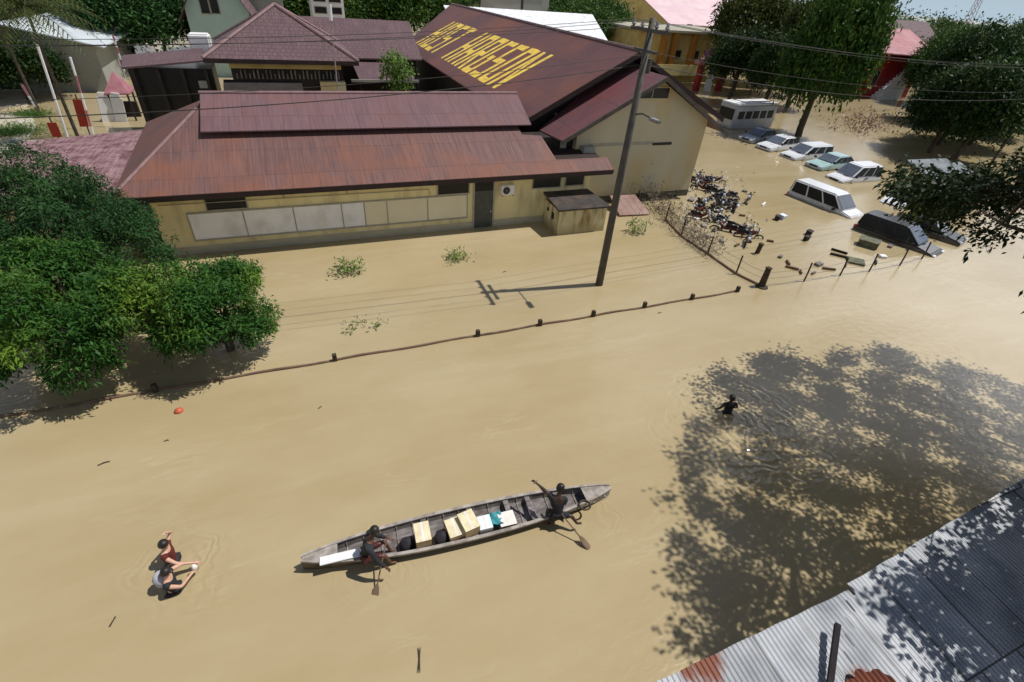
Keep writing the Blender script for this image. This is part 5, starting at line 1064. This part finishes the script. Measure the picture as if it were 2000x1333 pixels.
# ============================================================ PEOPLE
def person(label, root, J, skin_m, shirt_m, leg_m, hair_m=None, hs=1.0, sleeve=.55, long=True, facing=(1, 0), hat=None, grp=None):
    """J: joint name -> world position; one continuous skinned body, clothes and hair as children"""
    T = thing('person', tuple(root), label, 'person', grp)
    J = {k: Vector(v) for k, v in J.items()}
    fdir = Vector((facing[0], facing[1], 0)).normalized()
    nodes = {'pelvis': (J['pelvis'], (.135, .11)), 'waist': (J['pelvis'].lerp(J['chest'], .45), (.12, .095)), 'chest': (J['chest'], (.145, .11)),
             'neckb': (J['chest'].lerp(J['neck'], .75), (.085, .075)), 'neck': (J['neck'], .052), 'jaw': (J['neck'].lerp(J['head'], .55), .062),
             'head': (J['head'], (.078, .092)), 'crown': (J['head']+(J['head']-J['neck']).normalized()*.07, (.05, .055))}
    edges = [('pelvis', 'waist'), ('waist', 'chest'), ('chest', 'neckb'), ('neckb', 'neck'), ('neck', 'jaw'), ('jaw', 'head'), ('head', 'crown')]
    for s in 'LR':
        nodes['sh'+s] = (J['sh'+s], .062); edges.append(('chest', 'sh'+s))
        nodes['el'+s] = (J['el'+s], .042); nodes['wr'+s] = (J['wr'+s], .029); edges += [('sh'+s, 'el'+s), ('el'+s, 'wr'+s)]
        d = (J['wr'+s]-J['el'+s]).normalized(); sd = d.cross(Vector((0, 0, 1))).normalized() if abs(d.z) < .9 else Vector((1, 0, 0)); palm = J['wr'+s]+d*.06
        nodes['pa'+s] = (palm, (.036, .022)); edges.append(('wr'+s, 'pa'+s)); dn = d.cross(sd)
        for k in range(4):
            f0 = palm+d*.04+sd*(-.03+.02*k); ln = (.05, .06, .055, .042)[k]; f1 = f0+d*ln*.7+dn*.012; f2 = f1+d*ln*.5+dn*.03
            nodes['f%d%sa' % (k, s)] = (f0, .0095); nodes['f%d%sb' % (k, s)] = (f1, .009); nodes['f%d%sc' % (k, s)] = (f2, .008); edges += [('pa'+s, 'f%d%sa' % (k, s)), ('f%d%sa' % (k, s), 'f%d%sb' % (k, s)), ('f%d%sb' % (k, s), 'f%d%sc' % (k, s))]
        t0 = J['wr'+s]+d*.035-sd*.035; t1 = t0+d*.035-sd*.02+dn*.02; nodes['t%sa' % s] = (t0, .011); nodes['t%sb' % s] = (t1, .009); edges += [('pa'+s, 't%sa' % s), ('t%sa' % s, 't%sb' % s)]
        nodes['hi'+s] = (J['pelvis'].lerp(J['kn'+s], .14)+(J['sh'+s]-J['chest'])*.35, .088); nodes['kn'+s] = (J['kn'+s], .056); nodes['an'+s] = (J['an'+s], .037); nodes['to'+s] = (J['an'+s]+fdir*.15-Vector((0, 0, .04)), .032)
        edges += [('pelvis', 'hi'+s), ('hi'+s, 'kn'+s), ('kn'+s, 'an'+s), ('an'+s, 'to'+s)]
    fz = (J['head']-J['neck']).normalized(); ff = (fdir-fz*fdir.dot(fz)).normalized(); side = fz.cross(ff)
    nodes['nose'] = (J['head']-fz*.015+ff*.105, .012); edges.append(('head', 'nose'))
    skin(nodes, edges, 'body', skin_m, T)
    e = 1.16
    tn = {'pelvis': (J['pelvis'], (.155, .13)), 'waist': (nodes['waist'][0], (.145, .12)), 'chest': (J['chest'], (.165, .13)), 'nb': (J['chest'].lerp(J['neck'], .62), (.095, .085))}
    te = [('pelvis', 'waist'), ('waist', 'chest'), ('chest', 'nb')]
    for s in 'LR':
        tn['sh'+s] = (J['sh'+s], .078); tn['sl'+s] = (J['sh'+s].lerp(J['el'+s], sleeve), .064); te += [('chest', 'sh'+s), ('sh'+s, 'sl'+s)]
        if sleeve > .95: tn['cf'+s] = (J['el'+s].lerp(J['wr'+s], .85), .044); te.append(('sl'+s, 'cf'+s))
    skin(tn, te, 'shirt', shirt_m, T)
    tn = {'pelvis': (J['pelvis'], (.158, .132))}; te = []
    for s in 'LR':
        tn['hi'+s] = (nodes['hi'+s][0], .105); tn['kn'+s] = (nodes['hi'+s][0].lerp(J['kn'+s], .9), .078); te += [('pelvis', 'hi'+s), ('hi'+s, 'kn'+s)]
    skin(tn, te, 'trousers', leg_m, T)
    nodes_ = None
    q = MB(); c0_ = J['head']-ff*.022; prof_ = [(-.075, .055), (-.05, .085), (0, .104), (.04, .110), (.085, .096), (.115, .066), (.130, .02)]
    q.tube([c0_+fz*h_+ff*(.012*(h_ > .02))-ff*.03*(h_ < -.02) for h_, _ in prof_], [r__ for _, r__ in prof_], 14)
    q.build('hair' if hat is None else 'headscarf', hat or hair_m or M['hair'], T, smooth=True)
    q = MB()
    for s_ in (-1, 1): c = J['head']+ff*.088+side*.03*s_+fz*.012; q.tube([c, c+ff*.008], .011, 6)
    q.build('eyes', M['dark'], T)
    q = MB(); c = J['head']+ff*.086-fz*.052; q.tube([c-side*.022, c+side*.022], .007, 5); q.build('mouth', M['moto_red'], T)
    return T
Z = Vector((0, 0, 1)); bx_ = Vector((math.cos(ba), math.sin(ba), 0)); by_ = Vector((-math.sin(ba), math.cos(ba), 0))
def bp(px, py, z): return at(px, py, z)
# left paddler: seated, facing the bow, paddle over the near side
P0 = at(712, 1085, .42)
LS = [1.18]
def L_(p, f, s, z): v = p+bx_*f*LS[0]+by_*s*LS[0]; return Vector((v.x, v.y, .42+(z-.42)*LS[0]))
J = dict(pelvis=L_(P0, 0, 0, .42), chest=L_(P0, .14, .02, .80), neck=L_(P0, .2, .03, 1.0), head=L_(P0, .27, .04, 1.14),
         shL=L_(P0, .15, .22, .90), elL=L_(P0, .30, .24, .66), wrL=L_(P0, .50, .10, .68), shR=L_(P0, .13, -.2, .90), elR=L_(P0, .26, -.36, .66), wrR=L_(P0, .40, -.42, .48),
         knL=L_(P0, .42, .16, .50), anL=L_(P0, .52, .14, .14), knR=L_(P0, .40, -.16, .50), anR=L_(P0, .5, -.14, .14))
person('person in black shirt seated near the stern, reaching a paddle over the side', P0*1.0-Z*.3, J, M['skin'], M['shirt_black'], M['moto_red'], facing=(bx_.x, bx_.y), sleeve=1.0)
def paddle(top, bot, name_label):
    T = thing('paddle', tuple((top+bot)/2), name_label, 'paddle', 'wooden paddles'); d = (bot-top).normalized()
    q = MB(); q.tube([top, bot], .017, 8); q.build('shaft', M['rail'], T)
    sd = d.cross(Z).normalized(); nn = d.cross(sd).normalized(); q = MB(); V = []
    pr_ = [(0, .02), (.08, .06), (.2, .085), (.36, .08), (.44, .04)]
    for o_ in (-.008, .008):
        for (k, w_) in pr_: V.append(bot+d*k+sd*w_+nn*o_)
        for (k, w_) in pr_[::-1]: V.append(bot+d*k-sd*w_+nn*o_)
    q.add(V, [tuple(range(10)), tuple(range(19, 9, -1))]+[(i, (i+1) % 10, (i+1) % 10+10, i+10) for i in range(10)]); q.build('blade', M['rail'], T)
    q = MB(); q.tube([top-sd*.06, top+sd*.06], .018, 6); q.build('grip', M['rail'], T)
t_ = L_(P0, .50, .12, .72); b_ = at(738, 1146, .02); paddle(t_+(t_-b_).normalized()*.1, b_-Vector((0, 0, -.12)), 'paddle held by the left paddler, dipping over the near side')
LS[0] = 1.08
# right paddler: kneeling astride near the bow, one arm thrown out to the far side
P1 = at(1088, 1008, .42)
J = dict(pelvis=L_(P1, 0, 0, .42), chest=L_(P1, .03, .12, .84), neck=L_(P1, .05, .2, 1.03), head=L_(P1, .1, .25, 1.18),
         shL=L_(P1, -.14, .24, .95), elL=L_(P1, -.25, .44, 1.0), wrL=L_(P1, -.38, .62, 1.04), shR=L_(P1, .22, .08, .93), elR=L_(P1, .22, .1, .68), wrR=L_(P1, .05, .26, .58),
         knL=L_(P1, -.18, .22, .46), anL=L_(P1, -.26, .02, .16), knR=L_(P1, .34, -.12, .46), anR=L_(P1, .45, -.26, .30))
person('person in black near the bow with one arm flung out over the far side', P1*1.0-Z*.3, J, M['skin_dark'], M['shirt_black'], M['shirt_black'], facing=(bx_.x, bx_.y), sleeve=.5)
t_ = L_(P1, -.40, .66, 1.06); b_ = L_(P1, .40, -.55, .22); paddle(t_, b_, 'paddle held by the bow paddler across the boat')
# wading pair
def up_(p, z): return Vector((p.x, p.y, z))
A = at(338, 1100, 0); fx = Vector((1, -.2, 0)).normalized(); sx = Vector((.2, 1, 0)).normalized()
def W_(p, f, s, z): v = p+fx*f+sx*s; return Vector((v.x, v.y, z))
J = dict(pelvis=W_(A, 0, 0, .06), chest=W_(A, .02, 0, .46), neck=W_(A, .02, 0, .66), head=W_(A, .05, 0, .80),
         shL=W_(A, -.02, .2, .57), elL=W_(A, .05, .38, .72), wrL=W_(A, .08, .20, .96), shR=W_(A, .04, -.2, .57), elR=W_(A, .28, -.28, .40), wrR=W_(A, .52, -.22, .26),
         knL=W_(A, .05, .12, -.38), anL=W_(A, 0, .12, -.85), knR=W_(A, .1, -.12, -.38), anR=W_(A, 0, -.14, -.85))
person('person in dark red shirt wading with one pale arm raised over the head', up_(A, 0), J, M['skin_light'], M['shirt_red'], M['shorts'], facing=(1, -.2), sleeve=.4, grp='two people wading together')
B = at(338, 1152, 0)
J = dict(pelvis=W_(B, 0, 0, -.02), chest=W_(B, .02, .02, .34), neck=W_(B, .02, .03, .54), head=W_(B, .05, .05, .68),
         shL=W_(B, -.02, .22, .45), elL=W_(B, .18, .40, .38), wrL=W_(B, .38, .44, .30), shR=W_(B, .06, -.18, .45), elR=W_(B, .30, -.12, .28), wrR=W_(B, .40, .16, .26),
         knL=W_(B, .05, .12, -.42), anL=W_(B, 0, .12, -.85), knR=W_(B, .1, -.12, -.42), anR=W_(B, 0, -.14, -.85))
person('person in black top wading in front with both arms reaching to the right', up_(B, 0), J, M['skin_light'], M['shirt_black'], M['shorts'], facing=(1, .1), sleeve=.35, grp='two people wading together')
q = MB(); c = W_(B, -.16, .08, .42); q.tube([c+Vector((0, -.02, -.28)), c+Vector((0, 0, -.18)), c, c+Vector((.02, .02, .12)), c+Vector((.03, .02, .16))], [.06, .15, .17, .12, .04], 10)
tag(q.build('shoulder_bag', M['shirt_grey'], smooth=True), 'pale grey bag slung at the back of the wader in black', 'bag')
q = MB(); c = W_(B, .44, .32, .30); q.tube([c-Vector((0, 0, .10)), c, c+Vector((0, 0, .05)), c+Vector((0, 0, .09))], [.05, .065, .05, .025], 9); tag(q.build('water_jug', M['boxwhite'], smooth=True), 'small white jug held between the two waders', 'jug')
# lone wader in the leaf shade
Cw = at(1420, 806, 0); fx = Vector((.3, 1, 0)).normalized(); sx = Vector((-1, .3, 0)).normalized()
J = dict(pelvis=W_(Cw, 0, 0, -.1), chest=W_(Cw, .03, 0, .30), neck=W_(Cw, .05, 0, .50), head=W_(Cw, .08, 0, .64),
         shL=W_(Cw, .02, .2, .42), elL=W_(Cw, .02, .34, .18), wrL=W_(Cw, .18, .3, .02), shR=W_(Cw, .02, -.2, .42), elR=W_(Cw, .05, -.34, .20), wrR=W_(Cw, .2, -.3, .03),
         knL=W_(Cw, .1, .12, -.5), anL=W_(Cw, 0, .12, -.9), knR=W_(Cw, -.1, -.12, -.5), anR=W_(Cw, -.2, -.12, -.9))
person('lone person in black wading away chest deep through the leaf shadows', up_(Cw, 0), J, M['skin_dark'], M['shirt_black'], M['shorts'], facing=(.3, 1), sleeve=.5)
# ============================================================ FAR TREES
protos = {}
def ftree(kind, base, h, r, name, label, group, seed, lm='far', n=260, sq=.95, crown0=.35, L=.5, per=14, trunk_r=.28, key=None):
    """one crown mesh per kind, shared by its copies"""
    key = key or (lm, n)
    if key not in protos:
        bl = sub_blobs((0, 0, 0), 1.0, 10, seed, (.32, .5), sq); C, D = blobpts(bl, n, seed, .3)
        rg = np.random.RandomState(seed); tint = np.clip(rg.normal(size=n)*.45+np.sin(C[:, 0]*5)*.3, 0, 1)
        T = thing('tmp', (0, 0, 0), 'x', 'y'); o = leaves('crown', C, D, per*2, .10, .052, LM[lm], T, seed, tint, spread=.62, droop=.12)
        protos[key] = o.data; bpy.data.objects.remove(o); bpy.data.objects.remove(T)
    T = thing(name, (base[0], base[1], 0), label, 'tree', group)
    c = bpy.data.objects.new('crown', protos[key]); sc.collection.objects.link(c); c.parent = T
    hh = h*(1-crown0)/2; c.location = (0, 0, h-hh*.95); c.scale = (r, r, hh/.85); rg = random.Random(seed*7+int(base[0]*10)); c.rotation_euler = (0, 0, rg.uniform(0, 6.28))
    lim = [(base[0]+rg.uniform(-.6, .6)*r, base[1]+rg.uniform(-.6, .6)*r, h*rg.uniform(.5, .85)) for k in range(5)]
    trunk_mb((base[0], base[1], -1), (base[0]+rg.uniform(-.4, .4), base[1], h*.62), trunk_r, trunk_r*.45, lim, seed).build('trunk', M['bark'], T, smooth=True)
    return T
b = at(1560, 267); ftree('big', b, 13.2, 3.7, 'tall_tree', 'tall dense dark tree with bare foot standing in the car park water', None, 101, 'far', 900, .95, .05, trunk_r=.4)
b = at(1545, 240); ftree('big', (b.x-1, b.y+4), 8.5, 2.6, 'leafy_tree', 'lower dark tree leaning against the tall tree in the car park', None, 104, 'far_dark', 600, .95, .1)
b = at(1412, 202); ftree('olive', (b.x+1, b.y), 8.5, 3.8, 'tree', 'dark bushy tree right of the red gateway', None, 102, 'far_dark', 600, .9, .12)
ftree('olive', (b.x+10, b.y+9), 14, 5.2, 'tree', 'feathery olive tree between the pink roof and the tall dark tree', None, 103, 'far_olive', 700, .9, .15)
ftree('olive', (b.x+9, b.y-3), 12.5, 3.6, 'tree', 'slim yellowish tree left against the tall dark tree', None, 105, 'far_olive', 700, .9, .15)
for i, (px, py, h, r) in enumerate(((1470, 165, 9, 4.5), (1500, 130, 11, 6), (1590, 140, 10.5, 5.5), (1640, 130, 9.5, 5), (1440, 130, 10, 5.5), (1500, 185, 6, 3.2), (1620, 180, 5.5, 3))):
    bb = at(px, py); ftree('m', bb, h, r, 'tree', 'leafy green tree filling the gap behind the tall dark tree', 'trees behind the tall dark tree', 180+i, 'far' if i % 2 else 'far_olive', 700, .9, .02)
# dark group at right
DG = 'dark trees crowding behind the car park at right'
for i, (px, py, h, r, lm) in enumerate(((1815, 300, 7.5, 3.2, 'far_dark'), (1862, 318, 8.5, 3.6, 'far_dark'), (1845, 245, 10.5, 4.2, 'far_dark'), (1960, 225, 10, 5.5, 'far'), (1890, 200, 9.8, 5.5, 'far_dark'), (2060, 260, 9, 4, 'far_dark'), (1990, 180, 10.5, 7, 'far'), (1930, 262, 8, 4, 'far_dark'), (1800, 205, 9.5, 4.2, 'far'), (1850, 170, 10.5, 5.5, 'far'), (1895, 285, 8.5, 4.2, 'far'), (1930, 160, 10.5, 7, 'far_dark'), (1835, 285, 7, 3.6, 'far'), (2030, 225, 10, 6, 'far'), (1830, 120, 10.5, 6, 'far'))):
    b = at(px, py); ftree('d', b, h, r, 'dark_tree', 'dark thick tree in the mass right of the red building', DG, 110+i, lm, 600, .9, .0, key=(lm, 600+i % 2))
# treelines
BG = 'green trees along the far edge of town'
def line(pts, lm, lab, grp, n=300, name='distant_tree'):
    for i, (x, y, h, r) in enumerate(pts): ftree('b', (x, y), h, r, name, lab, grp, 130+i, lm, n, .9, .05, key=(lm, n, i % 2))
# upper left clump
line([(-17.5, 78, 9.0, 5.), (-23, 84, 10, 5.5), (-14.5, 84, 8.5, 4.5), (-28, 92, 11.5, 6), (-20, 94, 11.5, 6)], 'mango_dark', 'dense dark green tree between pale house and mint green house', 'dense trees left of the mint house', 420)
line([(8, 100, 11, 6), (14, 104, 11, 6.5), (21, 106, 11.5, 6.5), (28, 110, 11.5, 6.5), (1, 104, 12, 5)], 'far', 'green tree in the row above the tiled wing', 'green trees above the tiled wing')
line([(44, 96, 9, 4.5), (50, 88, 9.5, 5), (56, 96, 10.5, 5.5), (48, 104, 11, 6), (62, 106, 11, 6), (44, 80, 6.5, 4)], 'far', 'green tree between the white roof and the pole top', 'green trees right of the white roof')
pts = []; rr = random.Random(8)
for i in range(34):
    x = -60+i*11+rr.uniform(-3, 3); y = 190+rr.uniform(-15, 25); pts.append((x, y, rr.uniform(8, 10.5), rr.uniform(6, 9)))
line(pts, 'far', 'distant green tree on the far town edge', BG, 200)
pts = []
for i in range(26):
    x = 120+i*7+rr.uniform(-3, 3); y = 100-i*2.5+rr.uniform(-12, 25); pts.append((x, y, rr.uniform(6.5, 9.6), rr.uniform(5, 8)))
line(pts, 'far_olive', 'pale olive tree among houses at far upper right', 'olive trees at far upper right', 240)
fw = []
rg = np.random.RandomState(5)
for k in range(4000):
    a = rg.uniform(-40, 65); x = math.sin(R(a))*rg.uniform(300, 380); y = math.cos(R(a))*rg.uniform(300, 380); fw.append((x, y, rg.uniform(0, 8)))
fw = np.array(fw); tag(leaves('far_woods', fw, np.tile([0, 0, 1.], (len(fw), 1)), 14, 1.5, 1., LM['far'], None, 55, spread=1.), kind='stuff')
T = ftree('fig', at(1965, 150)*1.0, 12.6, 5., 'umbrella_tree', 'rounded blue green tree top standing against the sky at upper right', None, 160, 'far', 500, .8, .3)
# little tree by the wing and weeds
b = aty(772, 125, 46.5); T = thing('small_tree', (b.x, 46.5, 0), 'small light green tree poking above the long roof ridge', 'tree')
C, D = blobpts([(b.x, 46.5, 5.5, .95, .95), (b.x+.5, 46.5, 4.9, .75, .9), (b.x-.4, 46.5, 4.9, .7, .9), (b.x+.3, 46.4, 3.9, .6, .8)], 150, 61); rgg = np.random.RandomState(61)
leaves('crown', C, D, 9, .34, .15, LM['weed'], T, 61, rgg.rand(len(C))*.7)
trunk_mb((b.x, 46.5, -1), (b.x, 46.5, 5.2), .1, .05, [C[3], C[40], C[90]], 61, .1).build('trunk', M['bark'], T)
b = (-22.5, 62.5); ftree('x', b, 4.8, 3.2, 'dark_bush', 'black green bush at the far left behind the white flagpole', 'dark bushes in the top left corner', 171, 'far_dark', 600, .8, .02, key=('far_dark', 600))
b = (-28.5, 61.); ftree('x', b, 5.2, 3.6, 'dark_bush', 'black green bush at the very left edge above the pale road', 'dark bushes in the top left corner', 172, 'far_dark', 600, .8, .02, key=('far_dark', 600))
# ---- palms
def palm(x, y, h, label, seed, lean=(0, 0), nf=20, fl=3., lm='palm', group=None):
    T = thing('palm_tree', (x, y, 0), label, 'palm tree', group); top = Vector((x+lean[0], y+lean[1], h)); b = Vector((x, y, -1))
    q = MB(); q.tube([b.lerp(top, k/6)+Vector((lean[0], lean[1], 0))*(-.25*math.sin(math.pi*k/6)) for k in range(7)], [.13-.008*k for k in range(7)], 9); q.build('trunk', M['bark'], T, smooth=True)
    rg = random.Random(seed); q = MB()
    for i in range(nf):
        a = 2.4*i; el = rg.uniform(-.1, 1.1); d = Vector((math.cos(a)*math.cos(el), math.sin(a)*math.cos(el), math.sin(el))); L = fl*rg.uniform(.8, 1.1); prev = top; pts = [top]
        for k in range(1, 9): d = (d+Vector((0, 0, -.17))).normalized(); prev = prev+d*L/8; pts.append(prev)
        q.tube(pts, [.03-.003*k for k in range(9)], 4)
        for k in range(1, 9):
            for u in (0, .5):
                p = pts[k-1].lerp(pts[k], u); dd = (pts[k]-pts[k-1]).normalized(); sd = dd.cross(Z).normalized(); ll = .62*math.sin(math.pi*min(.95, (k+u)/9+.08))*fl/3
                for sg in (-1, 1):
                    e = p+(sd*sg*.8+dd*.55+Vector((0, 0, -.35)))*ll; w_ = dd*.05; q.add([p-w_, p+w_, e+Vector((0, 0, -.05))], [(0, 1, 2)])
    o = q.build('crown', LM[lm], T)
    return T
pc_ = aty(48, 12, 47); palm(pc_.x-.5, 48., pc_.z, 'yellowish palm at the top left corner over the flagpoles', 71, (.5, -1), 30, 5.0)
pc_ = aty(-30, -10, 56); palm(pc_.x, 56., pc_.z, 'second palm behind at the far top left edge', 72, (0, 0), 22, 4.)
b = at(1925, 335); palm(b.x, b.y, 9.0, 'leaning palm at the right edge with thin bare stem', 73, (5.0, 1.5), 20, 3.2, 'far_dark')
b = at(1850, 322); palm(b.x, b.y, 6.5, 'short palm with drooping fronds in front of the dark trees', 74, (.5, 0), 22, 3.2, 'far_dark')
b = at(1690, 262)
M['stallroof'] = mat('dull_blue_sheet', (.20, .23, .25), (.10, .12, .13), 1.5, .7)
for k, (px, py, sz, lab) in enumerate(((1835, 345, 2.6, 'left one of two pale grey stall roofs under the dark trees'), (1872, 352, 2.0, 'right one of two pale grey stall roofs under the dark trees'))):
    b = at(px, py, 1.2); T = thing('stall', (b.x, b.y, 0), lab, 'stall', 'stalls under the dark trees'); q = MB()
    q.slab([(b.x-sz, b.y-1.5, 1.3), (b.x+sz, b.y-1.5, 1.2), (b.x+sz, b.y+1.6, 2.1), (b.x-sz, b.y+1.6, 2.2)], .08); q.build('roof', M['stallroof'], T)
    for sg in (-1, 1): q = MB(); q.tube([(b.x+sg*sz*.9, b.y-1.3, -1), (b.x+sg*sz*.9, b.y-1.3, 1.2)], .05, 6); q.build('post', M['darkwood_shade'], T)
pts = []
for k in range(260): p = at(rd.gauss(1690, 32), rd.gauss(245, 12), 0); pts.append((p.x, p.y, .04))
debris('flood_debris', pts, 35, leafmat('mixed_debris', (.22, .14, .1), (.45, .36, .27), (.6, .5, .4), .05), 4, .45, .2, .5)
# radio mast against sky
p = aty(1895, 35, 150); T = thing('radio_mast', (p.x, 150, 0), 'faint red and white lattice radio mast against the sky', 'mast'); zt_ = aty(1905, -40, 150).z
q = MB(); q2 = MB()
for sx_, sy_ in ((-1, -1), (1, -1), (1, 1), (-1, 1)): q.tube([(p.x+sx_*1.6, 150+sy_*1.6, 0), (p.x+sx_*.5, 150+sy_*.5, zt_)], .09, 4)
for k in range(14):
    z = zt_*k/14; z2 = zt_*(k+1)/14; w0 = 1.6-1.1*k/14; w1 = 1.6-1.1*(k+1)/14
    for (a, c), (e, g) in (((-1, -1), (1, -1)), ((1, -1), (1, 1)), ((1, 1), (-1, 1)), ((-1, 1), (-1, -1))): q2.tube([(p.x+a*w0, 150+c*w0, z), (p.x+e*w1, 150+g*w1, z2)], .06, 4)
q.build('leg', M['metal'], T); q2.build('bracing', M['pinkred'], T)
